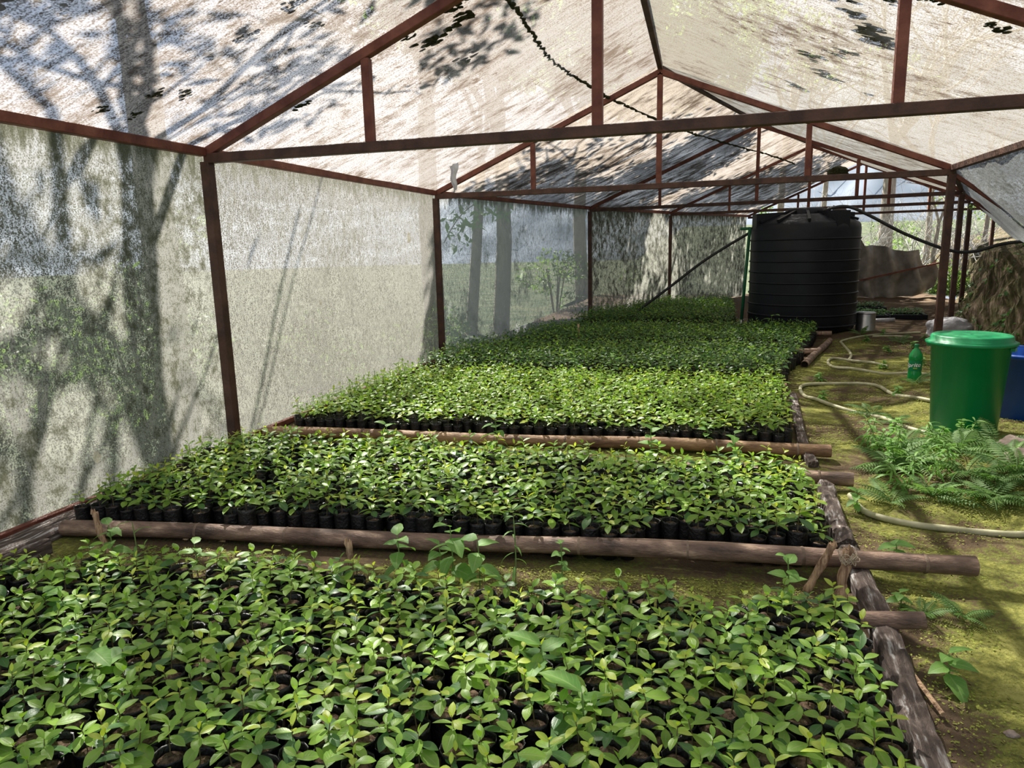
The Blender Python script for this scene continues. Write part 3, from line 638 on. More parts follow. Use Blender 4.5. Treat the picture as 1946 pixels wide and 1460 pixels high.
for a in [(-1.08, 2.15, .19, 9, 0, 1.0, 'tall broad-leaved weed in front of the long pole, just right of the pale stake'),
          (-.88, 2.16, .23, 8, 0, 1.15, 'largest broad-leaved weed overhanging the long pole in the middle'),
          (-.95, 2.22, .14, 7, 0, 1.0, 'low broad weed between the two tall ones at the long pole'),
          (-.78, 2.16, .2, 6, 0, 1.05, 'broad weed with drooping leaves just right of the largest one'),
          (-.66, 2.2, .27, 8, 2, .5, 'thin-stemmed narrow-leaved weed rising over the middle of the long pole'),
          (-.5, 2.22, .20, 10, 1, .8, 'branching small-leaved weed right of the tall ones at the long pole'),
          (-2.27, 2.05, .16, 7, 0, .85, 'broad weed at the left end of the long pole beside the dark stake'),
          (-2.12, 2.02, .19, 3, 2, .7, 'thin upright weed near the left end of the long pole'),
          (-1.9, 2.08, .11, 5, 3, .7, 'low lobed weed in the mossy strip before the long pole, on its left part'),
          (.24, 2.33, .17, 6, 1, 1.2, 'small weed with paired leaves by the crossed stakes'),
          (.1, 1.9, .15, 6, 3, .75, 'lobed weed among the seedlings before the crossed stakes'),
          (-.42, 1.62, .17, 7, 3, 1.1, 'large pale lobed weed in the nearest bed, towards its right'),
          (-.28, 1.45, .17, 5, 3, 1.2, 'large lettuce-like weed leaf low in the nearest bed'),
          (-1.95, 1.55, .18, 6, 0, 1.0, 'broad light-green weed in the left part of the nearest bed'),
          (-1.55, 1.3, .17, 5, 3, 1.0, 'lobed pale weed at the lower left of the nearest bed'),
          (.62, 1.98, .09, 7, 0, .9, 'bright weed on the moss beside the thin stick'),
          (.66, 2.78, .08, 8, 1, 1.3, 'small round-leaved weed on the path above the pole end'),
          (.60, 2.42, .05, 6, 1, .9, 'tiny weed on the moss right of the board below the pole'),
          (.61, 3.3, .1, 9, 1, .9, 'small weed at the corner where the hose meets the board'),
          (-1.2, 5.95, .32, 10, 0, .9, 'tall weed above the back of the sunlit third bed'),
          (-.85, 5.9, .28, 9, 3, .9, 'second tall weed at the back of the sunlit third bed'),
          (-1.95, 3.82, .14, 7, 0, 1.1, 'broad weed before the tan pole on the left'),
          (-1.25, 3.84, .2, 8, 0, 1.1, 'broad weed before the tan pole near its middle'),
          (-.35, 3.86, .18, 8, 1, 1.3, 'small-leaved weed before the tan pole, right of its middle'),
          (.1, 3.95, .16, 8, 0, .9, 'weed hanging over the tan pole near its right end'),
          (-.05, 4.15, .16, 10, 1, 1.1, 'bushy weed at the front of the sunlit third bed'),
          (.6, 9.0, .3, 6, 0, 1.6, 'large-leaved weed rising from the right of the shaded beds')]:
    a = list(a); a[2] *= 1.1; a[5] *= WS; weed(*a)
weed(-3.0+.25, 12.6, .5, 14, 2, .9, 'tall fern-like weed against the far left netting')
for x, y, lab in ((.78, 5.75, 'tufted weed beside the hose loop'), (.86, 6.6, 'low weed between the hose loops'), (1.5, 7.3, 'leafy weed near the soft drink bottle'), (1.75, 8.4, 'spreading weed on the shaded right of the path'), (2.1, 8.8, 'spreading weed before the white sack'),
                  (1.7, 9.3, 'weed patch in front of the metal bucket'), (2.4, 9.6, 'weed at the foot of the earth bank'), (1.35, 6.0, 'low weed left of the bottle'), (2.0, 9.9, 'weed just right of the metal bucket'), (1.9, 7.6, 'weed on the path before the earth bank')):
    weed(x, y, .07, 16, 1, 1.3, lab, 'ground_weed', spread=.1)
# ferns
def frond_me(Ln, seed, npn=15):
    rr = random.Random(seed); Vs, Fs, Us, o_ = [], [], [], 0; pts = []
    V0, F0, U0 = leaf_arr(1, .26, .3, .2, 3, .5)
    for i in range(npn+1):
        t = i/npn; pts.append((Ln*t, 0, Ln*(.35*t-.55*t*t)))
    for i in range(2, npn):
        t = i/npn; l = Ln*.27*math.sin(pi*(t*.82+.16))*rr.uniform(.85, 1.1)
        for s_ in (-1, 1):
            A = np.array(Matrix.Translation(pts[i]) @ euler_m(s_*1.12, .25) @ Matrix.Scale(l, 4)); Vs.append(V0 @ A[:3, :3].T+A[:3, 3]); Fs.append(F0+o_); Us.append(U0); o_ += len(V0)
    V, F = tube_arr(pts, [.0022]*npn+[.0008], 4); Vs.append(V); Fs.append(F+o_); Us.append(np.zeros((len(V), 2)))
    F = np.concatenate(Fs); return mesh_np('frond', np.concatenate(Vs), F, np.concatenate(Us), [0]*len(F), ['fern'])
FM = [frond_me(.22, s) for s in range(4)]
def fern(x, y, n, sc, lab, z0=None):
    t_ = thing('fern', lab, 'fern', (x, y, gz(x, y) if z0 is None else z0)); a = random.random()*6
    for k in range(n):
        a += 2.4; f_ = bpy.data.objects.new('frond', FM[k % 4]); COL.objects.link(f_); f_.parent = t_
        f_.matrix_basis = Matrix.Translation((0, 0, .01)) @ euler_m(a, -random.uniform(.1, .75), random.uniform(-.3, .3)) @ Matrix.Scale(sc*random.uniform(.7, 1.1), 4)
for a in [(.78, 3.42, 7, .8, 'fern at the inner corner of the thick hose on the path'), (.98, 3.55, 9, 1.0, 'dense fern behind the thick hose, left part of the clump'), (1.2, 3.5, 9, 1.1, 'large fern behind the thick hose, right part of the clump'),
          (1.38, 3.75, 8, 1.1, 'fern by the brown stones at the right edge'), (1.0, 4.0, 9, 1.1, 'fern in the middle of the weed clump before the green bin'), (1.25, 4.15, 9, 1.1, 'fern in front of the green bin, right side'),
          (.86, 3.9, 7, .9, 'fern at the left side of the weed clump before the bin'), (.66, 2.38, 6, .55, 'small fern below the end of the long pole'), (.78, 2.4, 6, .5, 'smaller fern at the tip of the long pole'), (1.05, 5.35, 7, .9, 'fern left of the green bin by the hose'),
          (1.12, 5.0, 6, .8, 'fern at the left foot of the green bin'), (1.4, 3.4, 7, .9, 'fern at the right edge above the thick hose'), (1.55, 6.35, 6, .8, 'fern below the bottle'), (1.75, 9.9, 7, .9, 'fern against the metal bucket'), (2.05, 9.2, 7, .9, 'fern on the shaded side of the path near the sack')]:
    fern(*a)
for x, y, lab in ((1.02, 4.35, 'grassy long-leaved weed just before the green bin, left'), (1.2, 4.45, 'grassy long-leaved weed before the middle of the green bin'), (.95, 4.2, 'arching grassy weed at the sunlit edge of the path'), (1.12, 4.2, 'tangled grassy weed in the centre of the clump'), (1.35, 4.4, 'grassy weed at the right foot of the green bin'), (.85, 4.45, 'small grassy weed spilling over the sunlit moss'), (1.1, 3.8, 'grassy weed among the ferns'), (.92, 3.72, 'low grassy weed by the sunlit moss edge')):
    weed(x, y, .16, 26, 2, .9, lab, 'grassy_weed', spread=.1, lean=(random.uniform(-.05, .05), random.uniform(-.08, 0)))
rk = random.Random(5)
spotw = ['left of the bin foot', 'in the middle of the clump', 'at the right edge', 'behind the thick hose', 'on the sunlit edge', 'deep in the clump', 'near the brown stones', 'before the bin lid side', 'low at the clump front', 'by the bin foot', 'under the blue tub side', 'beside the hose end']
for k in range(12):
    x, y = rk.uniform(.88, 1.5), rk.uniform(3.5, 4.55); fern(x, y, 8, rk.uniform(.8, 1.15), f'fern {spotw[k]}, one of the dense clump on the path')
for k in range(10):
    x, y = rk.uniform(.85, 1.4), rk.uniform(3.6, 4.6); weed(x, y, rk.uniform(.12, .2), 24, 2 if k % 2 else 1, rk.uniform(.8, 1.1), f'{"grassy" if k % 2 else "small-leaved"} weed {spotw[k]}, in the dense clump', 'clump_weed', spread=.1, lean=(rk.uniform(-.08, .08), rk.uniform(-.1, .03)))
for k, (y, z, rz_, lab) in enumerate([(2.62, .245, .028, 'small round pale disc as a lit hole low on the nearest netting panel'), (6.42, 1.33, .05, 'yellowish disc as a lit torn hole high on the netting before the second post'), (4.75, .83, .015, 'tiny pale disc as a lit hole on the second netting panel'), (2.12, .3, .02, 'faint pale disc as a lit hole low on the nearest netting panel')]):
    mb = MB(); pts_ = [(0, math.cos(a_)*rz_*rk.uniform(.8, 1.2)*.8, math.sin(a_)*rz_*rk.uniform(.9, 1.2)) for a_ in [j*.5236 for j in range(12)]]
    mb.add(pts_+[(q[0]+.004, q[1]*.95, q[2]*.95) for q in pts_], [tuple(range(12)), tuple(range(12, 24))]+[(j, (j+1) % 12, 12+(j+1) % 12, 12+j) for j in range(12)])
    o_ = mb.build('lit_hole_disc', 'patch', loc=(-2.915, y, z)); tag(o_, lab, 'patch')  # solid pale discs, the light of holes in the net painted on
def rocky(x, y, r, lab, sz=(1.3, 1, .7)):
    mb = MB(); blob(mb, (0, 0, 0), r, sz, x*9+y, res=(20, 12)); tag(mb.build('stone', 'stone', smooth=True, loc=(x, y, gz(x, y)+r*.3)), lab, 'stone')
rocky(1.56, 4.28, .09, 'flat pale-brown stone at the right edge below the blue tub'); rocky(1.5, 3.95, .085, 'darker rounded stone at the right edge above the ferns'); rocky(1.5, 3.72, .05, 'small stone at the right edge under the larger ones')
rocky(.71, 1.79, .012, 'small white pebble on the moss near the bottom right')

# ------------------------------------------------------------------ hoses
def hose(pts, r, lab, mt='hose', nm='garden_hose', cat='hose'):
    p0 = Vector(pts[0]); mb = MB(); pp = [p-p0 for p in spline(pts, 10)]; mb.tube(pp, r, 10); return tag(mb.build(nm, mt, smooth=True, loc=p0), lab, cat)
def onG(pts, r): return [(x, y, gz(x, y)+r*.9+(z if z else 0)) for x, y, z in pts]
hose(onG([(.62, 3.5, 0), (.64, 3.31, 0), (.71, 3.23, 0), (.83, 3.18, 0), (.94, 3.16, 0), (1.07, 3.16, 0), (1.22, 3.18, 0), (1.45, 3.22, 0)], .014), .0145, 'thick pale hose curving from the board to the right edge of the path')
hose(onG([(1.30, 4.66, 0), (1.16, 4.9, 0), (1.08, 5.1, 0), (.99, 5.32, 0), (.84, 5.48, 0), (.72, 5.66, 0), (.66, 5.85, 0), (.65, 6.08, 0), (.73, 6.3, 0), (.93, 6.4, 0), (1.15, 6.42, 0), (1.27, 6.3, 0), (1.33, 6.01, 0), (1.41, 5.73, 0), (1.6, 5.55, 0)], .013), .0145, 'pale hose looped on the path left of the green bin')
hose(onG([(1.95, 6.85, 0), (1.68, 6.96, 0), (1.45, 7.01, 0), (1.21, 7.12, 0), (1.07, 7.25, 0), (1.05, 7.54, 0), (1.12, 7.75, 0), (1.28, 7.76, 0), (1.46, 7.55, 0), (1.56, 7.4, 0)], .013), .0145, 'pale hose bend behind the bottle, middle of the path')
hose(onG([(1.28, 7.79, 0), (1.35, 8.1, 0), (1.37, 8.43, 0), (1.40, 9.0, 0), (1.44, 9.3, 0), (1.75, 9.75, 0), (2.1, 10.0, 0), (2.5, 10.2, 0)], .013), .0145, 'pale hose running back towards the metal bucket')
hose(onG([(2.3, 9.7, 0), (2.12, 9.8, 0), (1.85, 9.7, 0)], .013), .0145, 'short length of pale hose before the white sack')
hose([(1.2, 10.3, 1.55), (1.35, 10.2, 1.62), (1.55, 10.2, 1.63), (1.79, 10.2, 1.52), (2.23, 10.2, 1.27), (2.72, 10.2, 1.06), (3.01, 10.2, 1.03), (3.3, 10.1, 1.12), (3.6, 10.0, 1.15)], .021, 'black pipe arching from the tank top across to the bank', 'blackhose', 'water_pipe', 'pipe')
hose([(-1.3, 11.0, .15), (-.76, 11.0, .56), (-.23, 11.0, .97), (.35, 11.0, 1.33), (.45, 10.95, 1.37)], .02, 'thin black pipe slanting up from the left beds to the tank', 'blackhose', 'water_pipe', 'pipe')
t_ = thing('downpipe', 'green vertical pipe with tap at the left side of the black tank', 'pipe', (.3, 10.6, 0))
mb = MB(); mb.tube([(.0, 0, .08), (.03, 0, .7), (.07, 0, 1.42)], .022, 10); mb.build('pipe', 'greenpipe', t_, True)
mb = MB(); mb.tube([(-.06, 0, 1.4), (.18, .03, 1.4)], .02, 10); mb.build('elbow_pipe', 'greenpipe', t_, True)
mb = MB(); mb.tube([(0, 0, .02), (0, 0, .13)], .035, 10); mb.tube([(-.05, 0, .06), (.06, 0, .06)], .018, 8); mb.build('tap', 'metal', t_, True)

# ------------------------------------------------------------------ tank
TKX, TKY, TR_ = 1.08, 10.55, .695
t_ = thing('water_tank', 'large black ribbed plastic water tank behind the beds', 'tank', (TKX, TKY, 0))
mb = MB(); prf = [(0.01, .02), (TR_-.04, .02), (TR_-.02, .05)]
prf += [(TR_-.01, .10), (TR_, .15)]
prf += [(TR_, 1.36), (TR_-.01, 1.42), (TR_-.035, 1.45), (.42, 1.545), (.4, 1.56), (.25, 1.565), (.01, 1.565)]
mb.lathe(prf, 72); mb.build('tank_body', 'tank', t_, True)
for k in range(9):
    z = .10+k*.142; mb = MB(); r = TR_
    mb.lathe([(r-.012, z-.016), (r+.01, z-.009), (r+.014, z), (r+.01, z+.009), (r-.012, z+.016)], 72); mb.build('rib_ring', 'tank', t_, True)
mb = MB(); mb.lathe([(.26, 1.55), (.265, 1.61), (.25, 1.635), (.2, 1.65), (.01, 1.655)], 48); mb.build('lid', 'tank', t_, True)
for a, wd in ((pi+.25, .2), (-.95, .2), (.5, .2), (1.9, .2)):          # raised lifting shoulders
    c_, s_ = math.cos(a), math.sin(a); mb = MB()
    def P_(r, q, z): return (r*c_-q*s_, r*s_+q*c_, z)
    h = wd/2
    vs = [P_(.30, -h*.8, 1.5), P_(.30, h*.8, 1.5), P_(.685, h, 1.36), P_(.685, -h, 1.36), P_(.30, -h*.8, 1.60), P_(.30, h*.8, 1.60), P_(.685, h, 1.585), P_(.685, -h, 1.585)]
    mb.add(vs, [(0, 1, 2, 3), (7, 6, 5, 4), (0, 4, 5, 1), (1, 5, 6, 2), (2, 6, 7, 3), (3, 7, 4, 0)]); mb.build('shoulder_block', 'tank', t_)
for a in (-2.2, -1.6, -.35, 3.6, 1.2, 2.6):
    c_, s_ = math.cos(a), math.sin(a); mb = MB(); mb.bar((.26*c_, .26*s_, 1.60), (.66*c_, .66*s_, 1.475), .035, .035); mb.build('top_rib', 'tank', t_)

# ------------------------------------------------------------------ bins, tub, bottle
def bin_(nm, lab, loc, rb, rtp, h, mt, lid):
    t_ = thing(nm, lab, 'bin' if lid else 'tub', loc); mb = MB()
    mb.lathe([(.01, 0), (rb-.01, 0), (rb, .012), (rtp, h-.01), (rtp+.012, h-.01), (rtp+.012, h+.005), (rtp-.004, h+.005), (rb-.006, .02), (.01, .02)], 56); mb.build('body', mt, t_, True)
    if lid:
        mb = MB(); R_ = rtp
        mb.lathe([(R_+.014, h-.012), (R_+.03, h-.01), (R_+.032, h+.004), (R_+.016, h+.012), (R_+.008, h+.014), (R_+.004, h+.04), (R_-.006, h+.046), (R_-.03, h+.046), (R_-.04, h+.04), (.13, h+.043), (.12, h+.049), (.06, h+.046), (.01, h+.046)], 56); mb.build('lid', mt, t_, True)
        for a in (-.55, 2.6):
            mb = MB(); mb.bar((math.cos(a)*(R_), math.sin(a)*R_, h-.028), (math.cos(a)*(R_+.022), math.sin(a)*(R_+.022), h-.028), .05, .022); mb.build('handle', mt, t_)
    else:
        mb = MB(); mb.lathe([(rtp-.004, h-.02), (rtp+.02, h-.018), (rtp+.024, h), (rtp+.014, h+.012), (rtp-.002, h+.008)], 56); mb.build('rim', mt, t_, True)
        mb = MB(); mb.lathe([(rtp-.02, h-.07), (.01, h-.07)], 40); mb.build('water', 'waterm', t_, True)
    return t_
m = newmat('tub_water'); Nn, Ll = nodes(m); p = Nn('ShaderNodeBsdfPrincipled'); o = Nn('ShaderNodeOutputMaterial'); Ll(p.outputs[0], o.inputs[0]); p.inputs['Base Color'].default_value = (.02, .06, .12, 1); p.inputs['Roughness'].default_value = .06; M['waterm'] = m
bin_('green_bin', 'tall green plastic bin with matching lid on the right of the path', (1.452, 4.80, gz(1.452, 4.80)+.003), .174, .208, .562, 'greenplastic', True)
bin_('blue_tub', 'blue open plastic tub standing behind the green bin', (1.955, 5.27, gz(1.955, 5.27)), .215, .25, .42, 'blueplastic', False)
m = newmat('green_pet'); Nn, Ll = nodes(m); p = Nn('ShaderNodeBsdfPrincipled'); o = Nn('ShaderNodeOutputMaterial'); Ll(p.outputs[0], o.inputs[0])
p.inputs['Base Color'].default_value = (.02, .5, .12, 1); p.inputs['Roughness'].default_value = .08; p.inputs['Transmission Weight'].default_value = .45; M['pet'] = m
M['label'] = simple('bottle_label', (.0, .22, .08), (.0, .27, .1), 4, .4); M['white'] = simple('white_print', (.85, .87, .85), None, rough=.5); M['yellow'] = simple('yellow_print', (.75, .75, .05), None, rough=.5); M['capg'] = simple('bottle_cap', (.01, .2, .06), None, rough=.4)
bt = thing('drink_bottle', 'green plastic soft drink bottle standing just left of the green bin', 'bottle', (1.60, 6.6, gz(1.6, 6.6)))
mb = MB(); mb.lathe([(.02, .01), (.04, .0), (.05, .015), (.053, .05), (.053, .09), (.050, .1), (.050, .2), (.054, .215), (.05, .25), (.03, .285), (.015, .305), (.014, .32)], 32); mb.build('body', 'pet', bt, True)
mb = MB(); mb.lathe([(.017, .312), (.018, .33), (.017, .337), (.001, .338)], 20); mb.build('cap', 'capg', bt, True)
mb = MB(); mb.lathe([(.0512, .115), (.0515, .12), (.0515, .195), (.0512, .2)], 40); lb = mb.build('wrapper', 'label', bt, True)
cu = bpy.data.curves.new('lettering', 'FONT'); cu.body = 'Sprite'; cu.size = .052; cu.shear = .25; cu.extrude = 0; cu.offset = .0012; cu.align_x = 'CENTER'
to = bpy.data.objects.new('tmp', cu); COL.objects.link(to); bpy.context.view_layer.update()
me = bpy.data.meshes.new_from_object(to.evaluated_get(bpy.context.evaluated_depsgraph_get())); COL.objects.unlink(to)
toeye = math.atan2(0-6.6, 0-1.6); C0 = toeye-.38
for v in me.vertices:
    a = C0+v.co.x/.052; z = .148+v.co.y*.9+v.co.x*.08; v.co = (.0524*math.cos(a), .0524*math.sin(a), z)
me.materials.clear(); me.materials.append(M['white']); lt = link('lettering', me, lb)
mb = MB(); n = 8
mb.add([(.0522*math.cos(C0+.1+.6*k/n), .0522*math.sin(C0+.1+.6*k/n), z) for z in (.135, .14) for k in range(n+1)], [(k, k+1, n+2+k, n+1+k) for k in range(n)]); mb.build('yellow_stripe', 'yellow', lb)

bk = thing('metal_bucket', 'shiny metal bucket upside down beside the black tank', 'bucket', (1.9, 10.5, 0)); mb = MB()
mb.lathe([(.128, 0), (.132, .004), (.126, .012), (.118, .235), (.11, .25), (.01, .25)], 40); mb.build('body', 'metal', bk, True)
mb = MB(); mb.lathe([(.118, .225), (.125, .23), (.125, .24), (.117, .243)], 40); mb.build('rim', 'metal', bk, True)
mb = MB()
def sackf(u, v):
    a = 2*pi*u; z = .23*math.sin(pi*v/2)**.8; r = (1-v**3)*.9+.1*(1-v)
    x = .26*r*math.cos(a); y = .17*r*math.sin(a); n_ = .05*fbm(x*9+3, y*9, z*9)+.02*fbm(x*25, y*25, z*20)
    return (x*(1+n_*3), y*(1+n_*3), max(0, z*(1+1.5*n_)))
mb.grid(sackf, 48, 18); tag(mb.build('white_sack', 'sack', smooth=True, loc=(2.76, 9.95, 0)), 'crumpled white sack on the ground against the bank behind the bin', 'sack')
# trays of tiny seedlings far back beside the tank
M['blackplastic'] = M['tank']
for x, y, lab in ((2.2, 12.0, 'black tray of tiny seedlings behind the metal bucket'), (2.75, 12.1, 'second tray of tiny seedlings, right of the first'), (2.45, 13.4, 'far tray of small leafy seedlings by the sagging cloth')):
    t_ = thing('seed_tray', lab, 'tray', (x, y, 0)); mb = MB()
    mb.bar((-.24, -.2, .04), (.24, -.2, .04), .02, .08); mb.bar((-.24, .2, .04), (.24, .2, .04), .02, .08); mb.bar((-.24, -.2, .04), (-.24, .2, .04), .02, .08); mb.bar((.24, -.2, .04), (.24, .2, .04), .02, .08); mb.bar((-.24, 0, .03), (.24, 0, .03), .38, .05); mb.build('tray', 'blackplastic', t_)
    Vs, Fs, Us, o_ = [], [], [], 0; V0, F0, U0 = LSH[1]
    for k in range(420):
        A = np.array(Matrix.Translation((random.uniform(-.23, .23), random.uniform(-.19, .19), random.uniform(.08, .16))) @ euler_m(random.random()*6.3, random.uniform(-.5, .4)) @ Matrix.Scale(.9, 4)); Vs.append(V0 @ A[:3, :3].T+A[:3, 3]); Fs.append(F0+o_); Us.append(U0); o_ += len(V0)
    F = np.concatenate(Fs); me = mesh_np('sprouts', np.concatenate(Vs), F, np.concatenate(Us), [0]*len(F), ['leafd']); lo = link('sprouts', me, t_); lo['kind'] = 'stuff'
mb = MB(); mb.tube([(0, 0, 0), (.28, .02, .01)], .03, 10); tag(mb.build('white_pipe', 'sack', smooth=True, loc=(2.15, 11.3, .05)), 'short white pipe lying behind the metal bucket', 'pipe')

# ------------------------------------------------------------------ trees and shrubs outside
TL = leaf_arr(.16, .07, .5, .2, 2)
def leafcloud(name, parent, clusters, n, size, mt='treeleaf', seed=0):
    rr = np.random.default_rng(seed); V0, F0, U0 = TL; C_ = np.array([c[:3] for c in clusters]); Rr = np.array([c[3] for c in clusters]); pr = Rr**2/np.sum(Rr**2)
    k = rr.choice(len(C_), n, p=pr); d = rr.normal(size=(n, 3)); d /= np.linalg.norm(d, axis=1)[:, None]; P = C_[k]+d*(Rr[k]*rr.uniform(.45, 1, n)**.6)[:, None]*np.array([1, 1, .75])
    X = rr.normal(size=(n, 3)); X[:, 2] -= .4; X /= np.linalg.norm(X, axis=1)[:, None]; Y = np.cross(X, rr.normal(size=(n, 3))); Y /= np.linalg.norm(Y, axis=1)[:, None]; Z = np.cross(X, Y); s_ = size*rr.uniform(.6, 1.3, n)
    V = P[:, None, :]+s_[:, None, None]*(V0[None, :, 0:1]*X[:, None, :]+V0[None, :, 1:2]*Y[:, None, :]+V0[None, :, 2:3]*Z[:, None, :])
    F = (F0[None]+np.arange(n)[:, None, None]*len(V0)).reshape(-1, 4); U = np.tile(U0, (n, 1))
    me = mesh_np(name, V.reshape(-1, 3), F, U, np.zeros(len(F), int), [mt]); o_ = link(name, me, parent); o_['kind'] = 'stuff'; return o_
def branches(mb, p, d, L_, r, depth, rr, out):
    pts = [p]; 
    for k in range(4):
        d = (d+Vector((rr.gauss(0, .16), rr.gauss(0, .16), rr.gauss(.03, .1)))).normalized(); pts.append(pts[-1]+d*L_/4)
    mb.tube(pts, [r*(1-.1*k) for k in range(5)], max(4, 8-2*(3-depth)), cap=False)
    if depth == 0: out.append(pts[-1]); return
    for k in range(rr.choice((3, 4))):
        b_ = pts[rr.choice((2, 3, 4))]; nd = (d+Vector((rr.gauss(0, .75), rr.gauss(0, .75), rr.gauss(.1, .4)))).normalized(); branches(mb, b_, nd, L_*rr.uniform(.55, .8), r*.5, depth-1, rr, out)
def tree(loc, h, lab, crown, nleaf, lsz, seed, mt='treeleaf', r=.12, depth=2, lean=(0, 0), cat='tree', nm='tree'):
    rr = random.Random(seed); t_ = thing(nm, lab, cat, loc); mb = MB(); out = []
    d = Vector((lean[0], lean[1], 1)).normalized(); trunk_top = d*h*.5
    mb.tube([Vector((0, 0, -.1)), trunk_top*.5+Vector((rr.gauss(0, .05), 0, 0)), trunk_top], [r*1.15, r, r*.85], 12, cap=False)
    for k in range(4): branches(mb, trunk_top, (d+Vector((rr.gauss(0, .45), rr.gauss(0, .45), .3))).normalized(), h*.3, r*.55, depth, rr, out)
    mb.build('trunk', 'bark', t_, True)
    if nleaf:
        cl = crown or [(*p, .35) for p in out]; leafcloud('foliage', t_, cl, nleaf, lsz, mt, seed)
    return t_
def crownpts(c, R_, n, seed, flat_=.55, rad=(.5, 1.1)):
    rr = random.Random(seed); out = []
    while len(out) < n:
        p = Vector((rr.uniform(-1, 1), rr.uniform(-1, 1), rr.uniform(-1, 1)))
        if p.length < 1: out.append((c[0]+p.x*R_[0], c[1]+p.y*R_[1], c[2]+p.z*R_[2], rr.uniform(*rad)))
    return out
# shading trees behind on the left
tree((-5.2, 12.5, -.2), 8, 'leafy tree outside the netting whose crown shades the back beds', crownpts((1.2, .6, 6.1), (2.9, 2.7, 1.0), 30, 1), 16000, 1.5, 11, r=.18)
tree((-3.5, 18.5, -.2), 8, 'second leafy tree outside, beyond the far left corner', crownpts((1.5, 0, 6.2), (3.2, 2.9, 1.2), 30, 2), 14000, 1.5, 12, r=.16)
tree((-6.2, 6.6, -.2), 8, 'sparse tree outside the left wall casting dapples on the near beds', crownpts((1.9, -1.3, 6.3), (2.6, 1.4, .6), 9, 3, rad=(.25, .5)), 650, 1.2, 13, r=.05, depth=1)
tree((-3.75, 12.0, -.3), 6.5, 'tree trunk seen through the netting between second and third posts', None, 500, 1.3, 14, r=.13, lean=(.03, 0))
tree((-4.25, 11.8, -.3), 6, 'slimmer trunk just left of the one behind the netting', None, 300, 1.3, 15, r=.09, lean=(.1, 0))
tree((-4.6, 5.1, -.3), 6.5, 'pale pinkish trunk seen through the nearest netting panel', None, 400, 1.2, 16, r=.13)
def shrub(loc, cl, n, sz, lab, seed, mt='treeleaf'):
    t_ = thing('shrub', lab, 'shrub', loc); leafcloud('foliage', t_, cl, n, sz, mt, seed); mb = MB()
    for k in range(5): mb.tube([(0, 0, -.1), (math.cos(k*1.3)*.2, math.sin(k*1.3)*.2, cl[0][2])], .015, 5)
    mb.build('stems', 'bark', t_)
sr = [(-4.3, 3.4, 1.5, 'dark green shrub outside the nearest netting panel at the left edge'), (-4.6, 4.7, 1.2, 'green shrub outside near the first left post'), (-4.4, 7.0, .8, 'low shrub outside between the first and second posts'), (-3.9, 9.3, .6, 'low shrub outside just past the second post'),
      (-3.1, 13.6, 1.3, 'shrub outside behind the third post'), (-5.5, 5.9, 2.0, 'tall shrub farther outside the left netting'), (-1.6, 17.5, 1.3, 'shrub outside the far left corner'), (-4.9, 2.4, 2.2, 'tall dark shrub outside at the far left of the view')]
for i, (x, y, h, lab) in enumerate(sr):
    shrub((x, y, -.25), crownpts((0, 0, h*.55), (.6, .6, h*.5), 7, i+20, rad=(.2, .4)), 900, .55, lab, i+40)
mb = None
t_ = thing('leafy_branch', 'pale long-leaved branch hanging outside the netting past the second post', 'branch', (-3.35, 9.3, 1.75)); mb = MB(); mb.tube(spline([(.1, 1.2, .3), (0, .6, .15), (-.1, 0, -.1), (-.15, -.5, -.45)], 6), .008, 6); mb.build('twig', 'bark', t_)
leafcloud('leaves', t_, [(0, .5, .05, .28), (-.05, .1, -.1, .28), (-.12, -.3, -.25, .25), (.05, 1.0, .1, .3), (-.1, -.1, -.4, .2)], 130, .95, 'weed', 77)
Vs, Fs, Us, o_ = [], [], [], 0; V0, F0, U0 = LSH[2]
for k in range(2600):
    u, v = random.uniform(.1, .6), random.choice((random.uniform(.05, .3), random.uniform(.1, .75)))
    if fbm(u*40, v*6, 2, 3) < 0: continue
    A = np.array(Matrix.Translation(Vector(bankg(u, v))+Vector((-.01, 0, .01))) @ euler_m(random.random()*6.3, random.uniform(-.6, .9)) @ Matrix.Scale(random.uniform(.6, 1.6), 4)); Vs.append(V0 @ A[:3, :3].T+A[:3, 3]); Fs.append(F0+o_); Us.append(U0); o_ += len(V0)
F = np.concatenate(Fs); tag(link('undergrowth', mesh_np('undergrowth', np.concatenate(Vs), F, np.concatenate(Us), [0]*len(F), ['leafd'])), 'small dark weeds and moss growing on the earth bank', 'undergrowth', kind='stuff')
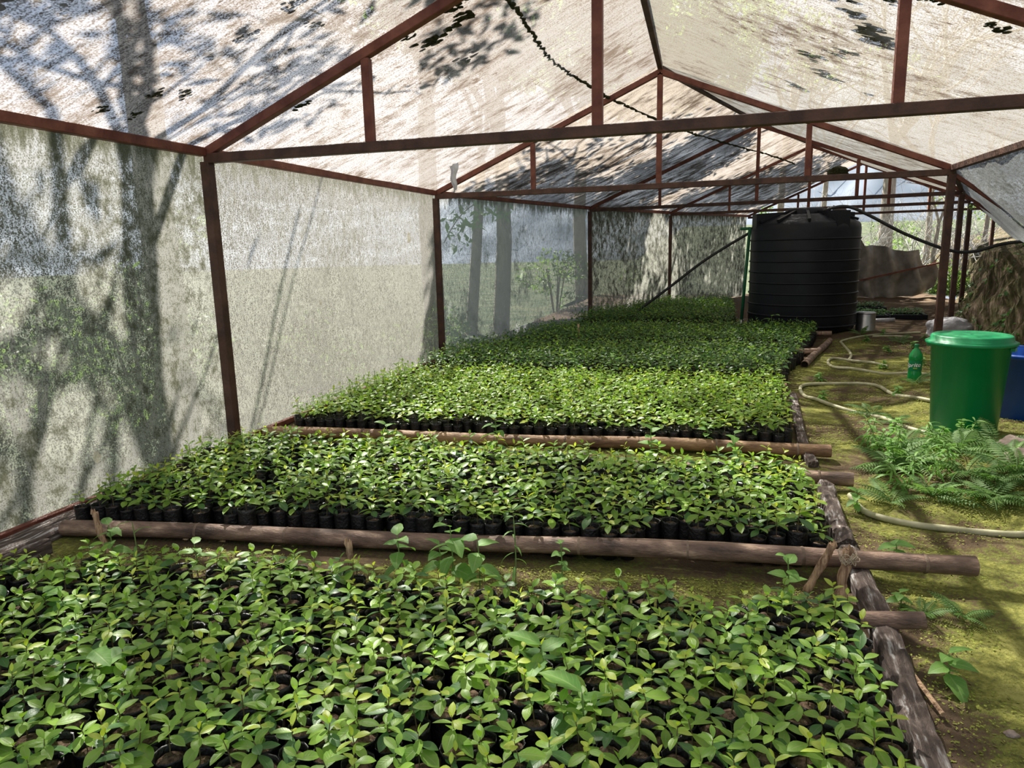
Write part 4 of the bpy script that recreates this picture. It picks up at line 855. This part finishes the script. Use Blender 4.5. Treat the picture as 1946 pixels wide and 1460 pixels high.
# trees at the open far end
for i, (x, y, h, r, n, lab) in enumerate([(4.35, 22, 7.5, .17, 0, 'bare pale-barked tree in the middle of the far opening'), (3.0, 24, 7, .08, 0, 'thin bare tree left of the pale trunk beyond the far end'), (5.6, 23, 6, .08, 0, 'bare branching tree right of the pale trunk'), (6.3, 20.5, 4.0, .06, 0, 'low tangled bare shrub-tree near the bank in the far opening'), (5.0, 19.6, 3.2, .05, 0, 'small bare tree low in the far opening'), (1.6, 22, 7, .1, 700, 'tree with yellow-green leaves above the tank top')]):
    tree((x, y, -.05), h, lab, None, n, 1.2, 60+i, r=r, depth=3 if n == 0 else 2)
M['palebark'] = simple('pale_bare_twigs', (.4, .38, .35), (.62, .6, .57), 14, .9)
for i, (x, y, h, lab) in enumerate([(2.6, 20, 2.6, 'bare thicket left of the pale trunk'), (3.6, 19.5, 2.4, 'bare thicket behind the sagging cloth, left'), (4.6, 20.2, 2.8, 'bare thicket in the middle of the opening'), (5.4, 19.3, 2.6, 'bare thicket right of centre in the opening'), (6.4, 21.8, 3, 'bare thicket behind the bank end'), (3.2, 22.5, 3.4, 'farther bare thicket behind the pale trunk'), (5.2, 22.6, 3.6, 'farther bare thicket on the right')]):
    rr = random.Random(300+i); t_ = thing('bare_thicket', lab, 'thicket', (x, y, -.05)); mb = MB(); out = []
    for k in range(6): branches(mb, Vector((rr.uniform(-.3, .3), rr.uniform(-.3, .3), 0)), Vector((rr.gauss(0, .35), rr.gauss(0, .35), 1)).normalized(), h*.42, .018, 3, rr, out)
    mb.build('twigs', 'palebark', t_)
for i, (x, y, h, lab) in enumerate([(5.1, 18.6, .5, 'sunlit green shrub just outside the far right corner'), (3.6, 25, 2.2, 'hazy shrub far behind the pale trunk'), (6.8, 25, 2.8, 'large hazy shrub beyond the far end on the right'), (1.5, 26, 2.5, 'hazy shrub beyond the far end on the left')]):
    shrub((x, y, 0), crownpts((0, 0, h*.5), (h*.7, h*.6, h*.5), 8, i+80, rad=(.2, .5)), 1200, .7, lab, i+90)
weed(3.7, 12.8, .1, 10, 2, .8, 'leafy sprig hanging under the far right roof netting', 'leafy_sprig', 'sprig', z0=1.62)
